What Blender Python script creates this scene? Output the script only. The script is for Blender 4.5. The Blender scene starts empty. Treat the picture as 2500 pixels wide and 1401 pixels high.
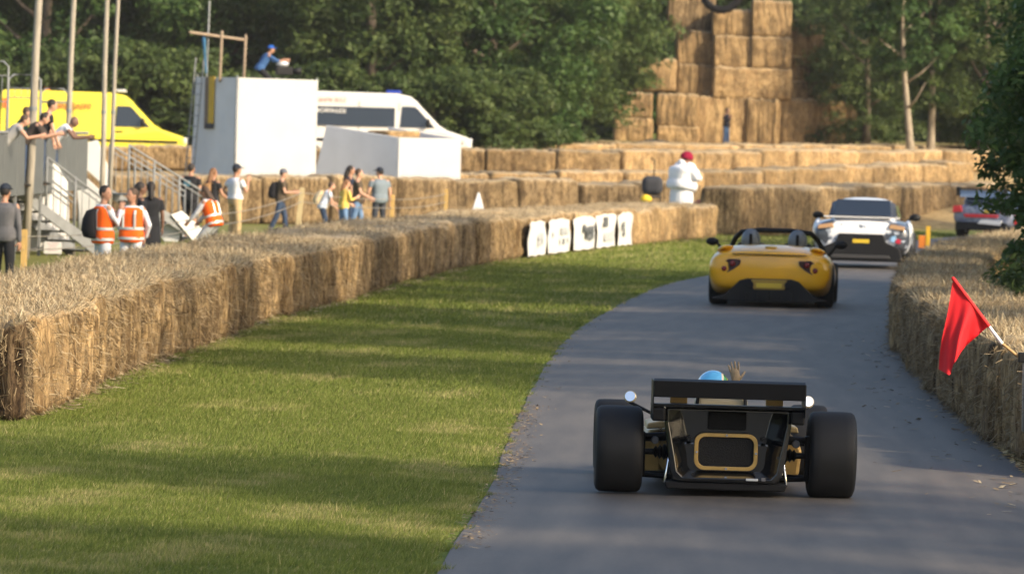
import bpy, bmesh, math, random
import numpy as np
from mathutils import Vector, Matrix, noise, Euler
R = math.radians
random.seed(7); RNG = np.random.default_rng(11)
scn = bpy.context.scene
COL = scn.collection

# ------------------------------------------------------------------ camera
FPX, HC, TH = 14000.0, 2.7, R(1.6)          # focal length in photo pixels, eye height, camera roll
HV = 372.0                                  # horizon above the picture centre, photo pixels
cam = bpy.data.cameras.new('camera'); camo = bpy.data.objects.new('camera', cam); COL.objects.link(camo)
cam.sensor_width = 36; cam.lens = FPX / 2500 * 36
cam.shift_x = -HV * math.sin(TH) / 2500; cam.shift_y = -HV * math.cos(TH) / 2500
cam.clip_start = 1; cam.clip_end = 3000
camo.matrix_world = Matrix.Translation((0, 0, HC)) @ Matrix.Rotation(R(90), 4, 'X') @ Matrix.Rotation(TH, 4, 'Z')
cam.dof.use_dof = True; cam.dof.focus_distance = 44; cam.dof.aperture_fstop = 6.3
scn.camera = camo

# ------------------------------------------------------------------ sky, sun, exposure
SUN_AZ, SUN_EL = R(54), R(27)               # azimuth measured from straight behind the camera towards the right
sun_dir = Vector((math.sin(SUN_AZ) * math.cos(SUN_EL), -math.cos(SUN_AZ) * math.cos(SUN_EL), math.sin(SUN_EL)))
w = bpy.data.worlds.new('World'); scn.world = w; w.use_nodes = True
nt = w.node_tree; bg = nt.nodes['Background']
sky = nt.nodes.new('ShaderNodeTexSky'); sky.sky_type = 'NISHITA'; sky.sun_disc = False
sky.sun_elevation = SUN_EL; sky.sun_rotation = math.atan2(sun_dir.x, sun_dir.y)
sky.air_density = 1.0; sky.dust_density = 3.5
nt.links.new(sky.outputs[0], bg.inputs[0]); bg.inputs[1].default_value = 0.15
sl = bpy.data.lights.new('sun', 'SUN'); so = bpy.data.objects.new('sun', sl); COL.objects.link(so)
sl.energy = 3.5; sl.angle = R(2.2); sl.color = (1.0, 0.83, 0.60)
so.rotation_euler = sun_dir.to_track_quat('Z', 'Y').to_euler(); so.location = (40, -20, 60)
vs = scn.view_settings
vs.view_transform = 'Standard'; vs.look = 'None'; vs.gamma = 1; vs.use_curve_mapping = False
vs.exposure = 0.85
scn.cycles.max_bounces = 6; scn.cycles.transparent_max_bounces = 8
scn.cycles.use_denoising = True
scn.render.film_transparent = False

# ------------------------------------------------------------------ pixel helpers (photo pixels, 2500 x 1401)
def unroll(x, y):
    u, v = x - 1250, y - 700.5
    return u * math.cos(TH) + v * math.sin(TH), -u * math.sin(TH) + v * math.cos(TH)
def G(x, y, z=0.0):
    u, v = unroll(x, y); s = (v + HV) / (HC - z)
    return Vector((u / s, FPX / s, z))
def P(x, y, d):
    u, v = unroll(x, y)
    return Vector((u * d / FPX, d, HC - (v + HV) * d / FPX))
def interp(pts, t):
    if t <= pts[0][0]: return pts[0][1]
    for (a, b), (c, e) in zip(pts, pts[1:]):
        if t <= c: return b + (e - b) * (t - a) / (c - a)
    return pts[-1][1]
BASE = [(170, 0), (182, .5), (195, 1.4), (206, 1.6), (235, 1.85), (250, 2.25), (300, 2.9), (420, 5), (700, 12), (1500, 12)]
def hgt(X, d):
    e = d - max(0.0, min(X, 30) - 3) * 1.6
    b = interp(BASE, e)
    return b + .02 * max(-20, min(20, X)) * min(1, b / 1.4)

# ------------------------------------------------------------------ materials
MATS = {}
def mat(name, col, rough=.6, metal=0.0, var=.0, scale=8.0, bump=0.0, spec=.5, coat=0.0, stretch=(1, 1, 1), trans=0.0, alpha=1.0, sheen=0, var2=None):
    if name in MATS: return MATS[name]
    m = bpy.data.materials.new(name); m.use_nodes = True; n = m.node_tree
    b = n.nodes['Principled BSDF']
    b.inputs['Base Color'].default_value = (*col, 1); b.inputs['Roughness'].default_value = rough
    b.inputs['Metallic'].default_value = metal; b.inputs['Specular IOR Level'].default_value = spec
    b.inputs['Coat Weight'].default_value = coat; b.inputs['Coat Roughness'].default_value = .06
    if trans: b.inputs['Transmission Weight'].default_value = trans
    if alpha < 1: b.inputs['Alpha'].default_value = alpha
    if var or bump:
        tc = n.nodes.new('ShaderNodeTexCoord'); mp = n.nodes.new('ShaderNodeMapping')
        mp.inputs['Scale'].default_value = stretch
        nz = n.nodes.new('ShaderNodeTexNoise'); nz.inputs['Scale'].default_value = scale; nz.inputs['Detail'].default_value = 5
        n.links.new(tc.outputs['Object'], mp.inputs[0]); n.links.new(mp.outputs[0], nz.inputs['Vector'])
        if var:
            rp = n.nodes.new('ShaderNodeValToRGB'); rp.color_ramp.elements[0].position = .3; rp.color_ramp.elements[1].position = .7
            c2 = var2 or [min(1, c * (1 + var)) for c in col]
            rp.color_ramp.elements[0].color = (*[c * (1 - var) for c in col], 1); rp.color_ramp.elements[1].color = (*c2, 1)
            n.links.new(nz.outputs['Fac'], rp.inputs[0]); n.links.new(rp.outputs[0], b.inputs['Base Color'])
        if bump:
            bp = n.nodes.new('ShaderNodeBump'); bp.inputs['Strength'].default_value = bump; bp.inputs['Distance'].default_value = .02
            n.links.new(nz.outputs['Fac'], bp.inputs['Height']); n.links.new(bp.outputs[0], b.inputs['Normal'])
    MATS[name] = m
    return m
def N(m, t, **kw):
    nd = m.node_tree.nodes.new(t)
    for k, v in kw.items(): setattr(nd, k, v)
    return nd

def straw_material(name, base, dark, pale, grey=.0, streak=.50):
    m = bpy.data.materials.new(name); m.use_nodes = True; L = m.node_tree.links.new
    b = m.node_tree.nodes['Principled BSDF']; b.inputs['Roughness'].default_value = .85; b.inputs['Specular IOR Level'].default_value = .15
    tc = N(m, 'ShaderNodeTexCoord'); oi = N(m, 'ShaderNodeObjectInfo')
    add = N(m, 'ShaderNodeVectorMath', operation='ADD'); mul = N(m, 'ShaderNodeMath', operation='MULTIPLY'); mul.inputs[1].default_value = 37.0
    L(oi.outputs['Random'], mul.inputs[0]); L(tc.outputs['Object'], add.inputs[0]); L(mul.outputs[0], add.inputs[1])
    mp = N(m, 'ShaderNodeMapping'); mp.inputs['Scale'].default_value = (14, 14, 3.2); L(add.outputs[0], mp.inputs[0])
    n1 = N(m, 'ShaderNodeTexNoise'); n1.inputs['Scale'].default_value = 2.2; n1.inputs['Detail'].default_value = 8; n1.inputs['Roughness'].default_value = .7; n1.inputs['Distortion'].default_value = .15
    L(mp.outputs[0], n1.inputs['Vector'])
    n2 = N(m, 'ShaderNodeTexNoise'); n2.inputs['Scale'].default_value = 2.0; n2.inputs['Detail'].default_value = 4; L(add.outputs[0], n2.inputs['Vector'])
    r1 = N(m, 'ShaderNodeValToRGB'); e = r1.color_ramp.elements
    e[0].position = .36; e[0].color = (*dark, 1); e[1].position = .66; e[1].color = (*pale, 1)
    k = e.new(.5); k.color = (*base, 1)
    L(n1.outputs['Fac'], r1.inputs[0])
    # large weathered patches
    r2 = N(m, 'ShaderNodeValToRGB'); e = r2.color_ramp.elements; e[0].position = .35; e[0].color = (.62, .60, .60, 1); e[1].position = .65; e[1].color = (1.08, 1.04, .98, 1)
    L(n2.outputs['Fac'], r2.inputs[0])
    mx = N(m, 'ShaderNodeMix', data_type='RGBA', blend_type='MULTIPLY'); mx.inputs[0].default_value = 1
    L(r1.outputs[0], mx.inputs[6]); L(r2.outputs[0], mx.inputs[7])
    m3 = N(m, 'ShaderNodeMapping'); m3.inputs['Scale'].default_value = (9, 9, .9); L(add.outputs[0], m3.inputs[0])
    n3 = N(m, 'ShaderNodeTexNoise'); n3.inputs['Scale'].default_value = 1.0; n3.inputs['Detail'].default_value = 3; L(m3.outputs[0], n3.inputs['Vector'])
    r3 = N(m, 'ShaderNodeValToRGB'); e = r3.color_ramp.elements; e[0].position = .38; e[0].color = (streak, streak * .94, streak * .9, 1); e[1].position = .54; e[1].color = (1.06, 1.05, 1.03, 1); L(n3.outputs['Fac'], r3.inputs[0])  # shade of the upright crevices painted as dark streaks
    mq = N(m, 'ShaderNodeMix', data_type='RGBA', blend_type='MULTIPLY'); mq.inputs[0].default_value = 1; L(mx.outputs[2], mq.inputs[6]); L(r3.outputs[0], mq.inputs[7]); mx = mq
    hv = N(m, 'ShaderNodeHueSaturation'); mr = N(m, 'ShaderNodeMapRange'); mr.inputs[3].default_value = .72; mr.inputs[4].default_value = 1.2
    L(oi.outputs['Random'], mr.inputs[0]); L(mr.outputs[0], hv.inputs['Value']); hv.inputs['Saturation'].default_value = 1 - grey
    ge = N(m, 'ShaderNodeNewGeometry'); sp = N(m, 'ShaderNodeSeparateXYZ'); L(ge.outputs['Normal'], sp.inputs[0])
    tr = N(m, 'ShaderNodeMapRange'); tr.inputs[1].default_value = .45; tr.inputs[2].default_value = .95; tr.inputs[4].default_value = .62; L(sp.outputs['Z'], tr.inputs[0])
    bl = N(m, 'ShaderNodeMix', data_type='RGBA'); L(tr.outputs[0], bl.inputs[0]); L(mx.outputs[2], bl.inputs[6]); bl.inputs[7].default_value = (.50, .40, .25, 1)   # upward faces blended towards a paler straw
    L(bl.outputs[2], hv.inputs['Color']); L(hv.outputs[0], b.inputs['Base Color'])
    bp = N(m, 'ShaderNodeBump'); bp.inputs['Strength'].default_value = .9; bp.inputs['Distance'].default_value = .03
    L(n1.outputs['Fac'], bp.inputs['Height']); L(bp.outputs[0], b.inputs['Normal'])
    MATS[name] = m
    return m
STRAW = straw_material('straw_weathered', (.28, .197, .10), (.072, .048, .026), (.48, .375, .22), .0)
STRAWG = straw_material('straw_sunlit', (.34, .235, .11), (.15, .098, .046), (.50, .37, .19), .06, .80)  # straw as the sun lights it, sunlight put into the colour
STRAWX = straw_material('straw_end_shade', (.13, .088, .05), (.028, .019, .012), (.32, .235, .14))  # shade of the wall's near end put into the straw colour
STRAWD = straw_material('straw_shaded', (.22, .155, .078), (.08, .053, .027), (.38, .29, .16), .08)  # straw darkened in colour for bales that lie in shade

def blade_material(name, c1, c2, c3, trans=.25, rough=.7):
    """leaf / blade / stalk colour from the per-face random attribute 'rnd'"""
    m = bpy.data.materials.new(name); m.use_nodes = True; L = m.node_tree.links.new
    b = m.node_tree.nodes['Principled BSDF']; out = m.node_tree.nodes['Material Output']
    at = N(m, 'ShaderNodeAttribute', attribute_name='rnd')
    rp = N(m, 'ShaderNodeValToRGB'); e = rp.color_ramp.elements
    e[0].color = (*c1, 1); e[1].color = (*c3, 1); k = e.new(.55); k.color = (*c2, 1)
    L(at.outputs['Fac'], rp.inputs[0]); L(rp.outputs[0], b.inputs['Base Color'])
    b.inputs['Roughness'].default_value = rough; b.inputs['Specular IOR Level'].default_value = .25
    if trans:
        tr = N(m, 'ShaderNodeBsdfTranslucent'); L(rp.outputs[0], tr.inputs[0])
        ms = N(m, 'ShaderNodeMixShader'); ms.inputs[0].default_value = trans
        L(b.outputs[0], ms.inputs[1]); L(tr.outputs[0], ms.inputs[2]); L(ms.outputs[0], out.inputs[0])
    MATS[name] = m
    return m
STALK = blade_material('straw_stalks', (.14, .10, .058), (.26, .195, .11), (.50, .42, .28), .15)
STALKG = blade_material('straw_stalks_golden', (.30, .19, .07), (.52, .36, .14), (.70, .55, .30), .15)
GRASSB = blade_material('grass_blades', (.090, .132, .022), (.185, .222, .046), (.42, .36, .17), .35)
LEAF = blade_material('leaves_wood', (.038, .066, .020), (.080, .120, .032), (.15, .19, .06), .4, .55)
LEAF2 = blade_material('leaves_maple', (.030, .068, .020), (.062, .118, .030), (.12, .18, .05), .4, .5)
LEAF3 = blade_material('leaves_hedge', (.045, .095, .022), (.080, .145, .034), (.14, .21, .06), .4, .5)
LITTER = blade_material('litter', (.10, .06, .03), (.24, .16, .08), (.45, .34, .19), 0)

# ------------------------------------------------------------------ mesh building
class MB:
    def __init__(s): s.v = []; s.f = []
    def add(s, vs_, fs):
        o = len(s.v); s.v += [Vector(p) for p in vs_]; s.f += [tuple(i + o for i in f) for f in fs]; return s
    def box(s, c, sz, rot=None):
        x, y, z = [q / 2 for q in sz]; c = Vector(c)
        p = [Vector(q) for q in ((-x, -y, -z), (x, -y, -z), (x, y, -z), (-x, y, -z), (-x, -y, z), (x, -y, z), (x, y, z), (-x, y, z))]
        if rot is not None: p = [rot @ q for q in p]
        return s.add([c + q for q in p], [(3, 2, 1, 0), (4, 5, 6, 7), (0, 1, 5, 4), (1, 2, 6, 5), (2, 3, 7, 6), (3, 0, 4, 7)])
    def bar(s, a, b, wd, dp=None):
        a, b = Vector(a), Vector(b); d = b - a
        return s.box((a + b) / 2, (wd, dp or wd, d.length), d.to_track_quat('Z', 'Y').to_matrix())
    def tube(s, pts, rad, n=10, flat=1.0, up=None, round_=True):
        pts = [Vector(p) for p in pts]
        if not hasattr(rad, '__len__'): rad = [rad] * len(pts)
        rad = list(rad)
        if round_:      # soft ends
            d0 = (pts[0] - pts[1]).normalized(); d1 = (pts[-1] - pts[-2]).normalized(); r0, r1 = rad[0], rad[-1]
            pts = [pts[0] + d0 * r0 * .95, pts[0] + d0 * r0 * .7] + pts + [pts[-1] + d1 * r1 * .7, pts[-1] + d1 * r1 * .95]
            rad = [r0 * .3, r0 * .72] + rad + [r1 * .72, r1 * .3]
        rings = []; ref = Vector(up) if up else None
        for i, p in enumerate(pts):
            t = (pts[min(i + 1, len(pts) - 1)] - pts[max(i - 1, 0)]).normalized()
            if ref is None: ref = Vector((0, 0, 1)) if abs(t.z) < .9 else Vector((1, 0, 0))
            a = t.cross(ref)
            if a.length < 1e-4: a = t.orthogonal()
            a.normalize(); b = t.cross(a)
            if not up: ref = -b if False else ref
            rings.append([p + a * math.cos(q) * rad[i] + b * math.sin(q) * rad[i] * flat for q in [2 * math.pi * k / n for k in range(n)]])
        return s.rings(rings)
    def rings(s, rings, cap=True):
        n = len(rings[0]); o = []
        for r in rings: o += r
        fs = []
        for i in range(len(rings) - 1):
            for k in range(n):
                a, b = i * n + k, i * n + (k + 1) % n
                fs.append((a, b, b + n, a + n))
        if cap: fs.append(tuple(range(n))[::-1]); fs.append(tuple(range((len(rings) - 1) * n, len(rings) * n)))
        return s.add(o, fs)
    def ell(s, c, r, nu=14, nv=9, rot=None, z0=-1.0):
        c = Vector(c); r = (r, r, r) if not hasattr(r, '__len__') else r
        rings = []
        t0 = math.asin(max(-1, z0)) if z0 > -1 else -math.pi / 2 + .12
        for j in range(nv):
            t = t0 + (math.pi / 2 - .1 - t0) * j / (nv - 1)
            ring = []
            for k in range(nu):
                q = 2 * math.pi * k / nu
                p = Vector((r[0] * math.cos(t) * math.cos(q), r[1] * math.cos(t) * math.sin(q), r[2] * math.sin(t)))
                ring.append(c + (rot @ p if rot is not None else p))
            rings.append(ring)
        return s.rings(rings)
    def lathe(s, prof, n=28, axis='x', c=(0, 0, 0), cap=True):
        c = Vector(c); rings = []
        for h, r in prof:
            ring = []
            for k in range(n):
                q = 2 * math.pi * k / n; a, b = r * math.cos(q), r * math.sin(q)
                ring.append(c + Vector({'x': (h, a, b), 'y': (a, h, b), 'z': (a, b, h)}[axis]))
            rings.append(ring)
        return s.rings(rings, cap)
    def prism(s, poly, fn0, fn1):
        n = len(poly); a = [fn0(*p) for p in poly]; b = [fn1(*p) for p in poly]
        return s.add(a + b, [tuple(range(n))[::-1], tuple(range(n, 2 * n))] + [(i, (i + 1) % n, (i + 1) % n + n, i + n) for i in range(n)])
    def build(s, name, m, parent=None, smooth=False, bevel=0, sub=0, seg=2, remesh=0):
        me = bpy.data.meshes.new(name); me.from_pydata([tuple(p) for p in s.v], [], s.f)
        bm = bmesh.new(); bm.from_mesh(me); bmesh.ops.recalc_face_normals(bm, faces=bm.faces)
        if smooth:
            for f in bm.faces: f.smooth = True
        bm.to_mesh(me); bm.free()
        o = bpy.data.objects.new(name, me); COL.objects.link(o)
        if m is not None: me.materials.append(m)
        if parent: o.parent = parent
        if bevel:
            md = o.modifiers.new('bevel', 'BEVEL'); md.width = bevel; md.segments = seg; md.limit_method = 'ANGLE'
        if sub:
            md = o.modifiers.new('sub', 'SUBSURF'); md.levels = sub; md.render_levels = sub
        if remesh: REMESH.append((o, remesh, m))
        return o
REMESH = []
def tag(o, label, cat, group=None, kind=None):
    if label: o['label'] = label
    if cat: o['category'] = cat
    if group: o['group'] = group
    if kind: o['kind'] = kind
    return o
def thing(name, label, cat, loc=(0, 0, 0), rz=0, group=None, rot=None):
    o = bpy.data.objects.new(name, None); COL.objects.link(o); o.empty_display_size = .2
    o.location = loc; o.rotation_euler = rot or (0, 0, rz)
    return tag(o, label, cat, group)
def copy_tree(o, parent=None):
    c = o.copy(); COL.objects.link(c); c.parent = parent
    for ch in list(o.children): copy_tree(ch, c)
    return c
def soup(name, V, F_, rnd, m, parent=None, smooth=False):
    """numpy triangle soup with a per-face random attribute"""
    me = bpy.data.meshes.new(name); nv, nf = len(V), len(F_); k = F_.shape[1]
    me.vertices.add(nv); me.vertices.foreach_set('co', V.astype(np.float32).ravel())
    me.loops.add(nf * k); me.loops.foreach_set('vertex_index', F_.astype(np.int32).ravel())
    me.polygons.add(nf); me.polygons.foreach_set('loop_start', np.arange(0, nf * k, k, dtype=np.int32))
    if smooth: me.polygons.foreach_set('use_smooth', np.ones(nf, dtype=bool))
    me.update(calc_edges=True)
    at = me.attributes.new('rnd', 'FLOAT', 'FACE'); at.data.foreach_set('value', rnd.astype(np.float32))
    me.materials.append(m)
    o = bpy.data.objects.new(name, me); COL.objects.link(o)
    if parent: o.parent = parent
    return o

# ------------------------------------------------------------------ ground, road
ROADL = [(-.9, 5), (-.75, 20), (-.45, 34)] + [tuple(G(*p)[:2]) for p in [(1070, 1400), (1130, 1290), (1200, 1190), (1240, 1080), (1270, 1010), (1330, 900), (1420, 800), (1600, 705), (1740, 672), (2000, 625)]] + [(9.2, 150), (12.4, 168), (16.8, 186), (23, 205), (32, 225)]
ROADR = [(4.1, 5), (4.1, 20), (4.15, 34), (4.2, 40), (4.32, 47.2), (4.42, 51.1), (4.56, 58), (4.70, 64.6), (5.2, 76.2), (6.1, 87), (7.5, 101), (9.3, 113), (12.2, 135), (14.8, 150), (18.2, 167), (22.5, 183), (28.6, 200), (37, 218)]
def resample(pl, n):
    pl = [Vector((p[0], p[1], 0)) for p in pl]; L = [0]
    for a, b in zip(pl, pl[1:]): L.append(L[-1] + (b - a).length)
    out = []
    for i in range(n):
        t = L[-1] * i / (n - 1); k = 0
        while k < len(L) - 2 and L[k + 1] < t: k += 1
        f = (t - L[k]) / (L[k + 1] - L[k])
        p0, p1, p2, p3 = pl[max(k - 1, 0)], pl[k], pl[k + 1], pl[min(k + 2, len(pl) - 1)]
        out.append(p1.lerp(p2, f) if k in (0, len(L) - 2) else .5 * ((2 * p1) + (p2 - p0) * f + (2 * p0 - 5 * p1 + 4 * p2 - p3) * f * f + (3 * p1 - p0 - 3 * p2 + p3) * f ** 3))
    return out
RL, RR = resample(ROADL, 90), resample(ROADR, 90)
xl_tab = sorted((p.y, p.x) for p in RL); xr_tab = sorted((p.y, p.x) for p in RR)
def road_left(d): return interp(xl_tab, d)
def road_right(d): return interp(xr_tab, d)

def build_ground():
    xs = sorted(set([-220, -150, -100, -70, -50] + list(range(-40, 42, 2)) + [50, 70, 100, 150, 220]))
    ys = sorted(set([-80, -40, -20] + list(range(0, 170, 10)) + list(range(170, 310, 3)) + [320, 340, 370, 420, 500, 700]))
    vs_ = [(x, y, hgt(x, y)) for y in ys for x in xs]; n = len(xs)
    fs = [(j * n + i, j * n + i + 1, (j + 1) * n + i + 1, (j + 1) * n + i) for j in range(len(ys) - 1) for i in range(n - 1)]
    m = bpy.data.materials.new('lawn'); m.use_nodes = True; L = m.node_tree.links.new
    b = m.node_tree.nodes['Principled BSDF']; b.inputs['Roughness'].default_value = .9; b.inputs['Specular IOR Level'].default_value = .1
    tc = N(m, 'ShaderNodeTexCoord')
    def nz(scale, det=5, st=(1, 1, 1)):
        mp = N(m, 'ShaderNodeMapping'); mp.inputs['Scale'].default_value = st
        q = N(m, 'ShaderNodeTexNoise'); q.inputs['Scale'].default_value = scale; q.inputs['Detail'].default_value = det
        L(tc.outputs['Object'], mp.inputs[0]); L(mp.outputs[0], q.inputs['Vector']); return q
    a, c = nz(16, 6), nz(.75, 4, (1, .4, 1))
    ra = N(m, 'ShaderNodeValToRGB'); e = ra.color_ramp.elements; e[0].position = .3; e[0].color = (.072, .108, .018, 1); e[1].position = .75; e[1].color = (.17, .205, .046, 1)
    rc = N(m, 'ShaderNodeValToRGB'); e = rc.color_ramp.elements; e[0].position = .52; e[0].color = (0, 0, 0, 1); e[1].position = .72; e[1].color = (.7, .7, .7, 1)
    mx = N(m, 'ShaderNodeMix', data_type='RGBA'); L(a.outputs['Fac'], ra.inputs[0]); L(c.outputs['Fac'], rc.inputs[0])
    L(rc.outputs[0], mx.inputs[0]); L(ra.outputs[0], mx.inputs[6]); mx.inputs[7].default_value = (.19, .165, .07, 1)
    # strewn straw behind the bale walls (attribute)
    at = N(m, 'ShaderNodeAttribute', attribute_name='strawed')
    st = nz(3.5, 7, (1, 1, 1)); rs = N(m, 'ShaderNodeValToRGB'); e = rs.color_ramp.elements; e[0].position = .3; e[0].color = (.17, .115, .055, 1); e[1].position = .7; e[1].color = (.50, .37, .18, 1)
    L(st.outputs['Fac'], rs.inputs[0])
    m2 = N(m, 'ShaderNodeMix', data_type='RGBA'); L(at.outputs['Fac'], m2.inputs[0]); L(mx.outputs[2], m2.inputs[6]); L(rs.outputs[0], m2.inputs[7])
    L(m2.outputs[2], b.inputs['Base Color'])
    bp = N(m, 'ShaderNodeBump'); bp.inputs['Strength'].default_value = .8; bp.inputs['Distance'].default_value = .05; L(a.outputs['Fac'], bp.inputs['Height']); L(bp.outputs[0], b.inputs['Normal'])
    me = bpy.data.meshes.new('ground'); me.from_pydata(vs_, [], fs)
    for p in me.polygons: p.use_smooth = True
    at = me.attributes.new('strawed', 'FLOAT', 'POINT')
    val = []
    for x, y, z in vs_:
        e_ = y - max(0, min(x, 30) - 3) * 1.6
        v = max(0, min(1, (e_ - 164) / 8)) * max(0, min(1, (275 - e_) / 20))
        if x < -5 and 95 < y < 170: v = max(v, .25)
        val.append(v)
    at.data.foreach_set('value', val)
    me.materials.append(m); o = bpy.data.objects.new('ground', me); COL.objects.link(o); o['kind'] = 'structure'
build_ground()

def build_road():
    m = bpy.data.materials.new('asphalt'); m.use_nodes = True; L = m.node_tree.links.new
    b = m.node_tree.nodes['Principled BSDF']; b.inputs['Specular IOR Level'].default_value = .45
    tc = N(m, 'ShaderNodeTexCoord')
    n1 = N(m, 'ShaderNodeTexNoise'); n1.inputs['Scale'].default_value = 38; n1.inputs['Detail'].default_value = 8; n1.inputs['Roughness'].default_value = .75; L(tc.outputs['Object'], n1.inputs['Vector'])
    mp = N(m, 'ShaderNodeMapping'); mp.inputs['Scale'].default_value = (1.2, .12, 1); L(tc.outputs['UV'], mp.inputs[0])
    n2 = N(m, 'ShaderNodeTexNoise'); n2.inputs['Scale'].default_value = 3; n2.inputs['Detail'].default_value = 5; L(mp.outputs[0], n2.inputs['Vector'])
    r1 = N(m, 'ShaderNodeValToRGB'); e = r1.color_ramp.elements; e[0].position = .25; e[0].color = (.064, .057, .050, 1); e[1].position = .8; e[1].color = (.126, .112, .098, 1)
    r2 = N(m, 'ShaderNodeValToRGB'); e = r2.color_ramp.elements; e[0].position = .3; e[0].color = (.70, .70, .72, 1); e[1].position = .7; e[1].color = (1.22, 1.2, 1.16, 1)
    L(n1.outputs['Fac'], r1.inputs[0]); L(n2.outputs['Fac'], r2.inputs[0])
    mx = N(m, 'ShaderNodeMix', data_type='RGBA', blend_type='MULTIPLY'); mx.inputs[0].default_value = 1
    L(r1.outputs[0], mx.inputs[6]); L(r2.outputs[0], mx.inputs[7]); L(mx.outputs[2], b.inputs['Base Color'])
    b.inputs['Roughness'].default_value = .62
    bp = N(m, 'ShaderNodeBump'); bp.inputs['Strength'].default_value = .35; bp.inputs['Distance'].default_value = .006; L(n1.outputs['Fac'], bp.inputs['Height']); L(bp.outputs[0], b.inputs['Normal'])
    K = 9; vs_, uv = [], []
    for i, (a, c) in enumerate(zip(RL, RR)):
        a = a + Vector((.05 * noise.noise((i * .9, 1, 0)), 0, 0))
        for k in range(K):
            t = k / (K - 1); p = a.lerp(c, t); cz = .012 + .03 * (1 - (2 * t - 1) ** 2)
            vs_.append((p.x, p.y, cz + hgt(p.x, p.y))); uv.append((t * 4.5, p.y))
    fs = [(i * K + k, i * K + k + 1, (i + 1) * K + k + 1, (i + 1) * K + k) for i in range(len(RL) - 1) for k in range(K - 1)]
    me = bpy.data.meshes.new('road'); me.from_pydata(vs_, [], fs)
    ul = me.uv_layers.new(name='UVMap')
    for lp in me.loops: ul.data[lp.index].uv = uv[lp.vertex_index]
    for p in me.polygons: p.use_smooth = True
    me.materials.append(m); o = bpy.data.objects.new('road', me); COL.objects.link(o); o['kind'] = 'structure'
build_road()
def road_z(X, d):
    a, c = road_left(d), road_right(d); t = (X - a) / (c - a)
    return .012 + .03 * max(0, 1 - (2 * t - 1) ** 2) if 0 <= t <= 1 else 0.0

# ------------------------------------------------------------------ straw bales
def bale_mesh(seed, Lx, Wy, Hz, fine=1.0):
    rnd = random.Random(seed); bm = bmesh.new()
    bmesh.ops.create_cube(bm, size=1)
    nx, ny, nz_ = int(26 * fine), int(11 * fine), int(11 * fine)
    verts, faces = [], []
    def face(fn, na, nb):
        o = len(verts)
        for i in range(na + 1):
            for j in range(nb + 1): verts.append(fn(i / na - .5, j / nb - .5))
        for i in range(na):
            for j in range(nb):
                a = o + i * (nb + 1) + j; faces.append((a, a + 1, a + nb + 2, a + nb + 1))
    face(lambda a, b: (a, -.5, b), nx, nz_); face(lambda a, b: (a, .5, b), nx, nz_)
    face(lambda a, b: (a, b, .5), nx, ny); face(lambda a, b: (a, b, -.5), nx, ny)
    face(lambda a, b: (-.5, a, b), ny, nz_); face(lambda a, b: (.5, a, b), ny, nz_)
    bm.free()
    off = seed * 13.7
    fl = [rnd.uniform(-1, 1) for _ in range(60)]
    out = []
    for x, y, z in verts:
        px, py, pz = x * Lx, y * Wy, z * Hz
        r = .09      # rounded edges
        q = Vector((px, py, pz)); h = Vector((Lx / 2 - r, Wy / 2 - r, Hz / 2 - r))
        cq = Vector([max(-h[i], min(h[i], q[i])) for i in range(3)]); dq = q - cq
        if dq.length > 1e-6: nrm = dq.normalized(); q = cq + nrm * r
        else: nrm = Vector((0, 0, 1))
        flake = (px / Lx + .5) * 11 + .9 * noise.noise(Vector((px * 2 + off, py, pz * 2.5)))
        i = math.floor(flake); fr = flake - i
        ridge = (fl[i % 60] * .6 + .3) * .05 - .10 * (abs(fr - .5) * 2) ** 4
        nn = noise.noise(Vector((px * 2.2 + off, py * 2.2, pz * 1.6))) * .05 + noise.noise(Vector((px * 9 + off, py * 9, pz * 4))) * .018
        amt = ridge * (1 if abs(nrm.x) < .7 else .2) + nn
        if z < -.45: amt = min(amt, 0) * .3
        q = q + nrm * amt
        # settled: bulges a little low down
        bulge = 1 + .035 * math.cos(z * math.pi)
        out.append((q.x, q.y * bulge, q.z + Hz / 2))
    me = bpy.data.meshes.new('straw_bale'); me.from_pydata(out, [], faces)
    bm = bmesh.new(); bm.from_mesh(me); bmesh.ops.remove_doubles(bm, verts=bm.verts, dist=.0015); bmesh.ops.recalc_face_normals(bm, faces=bm.faces)
    for f in bm.faces: f.smooth = True
    bm.to_mesh(me); bm.free()
    return me
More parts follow.
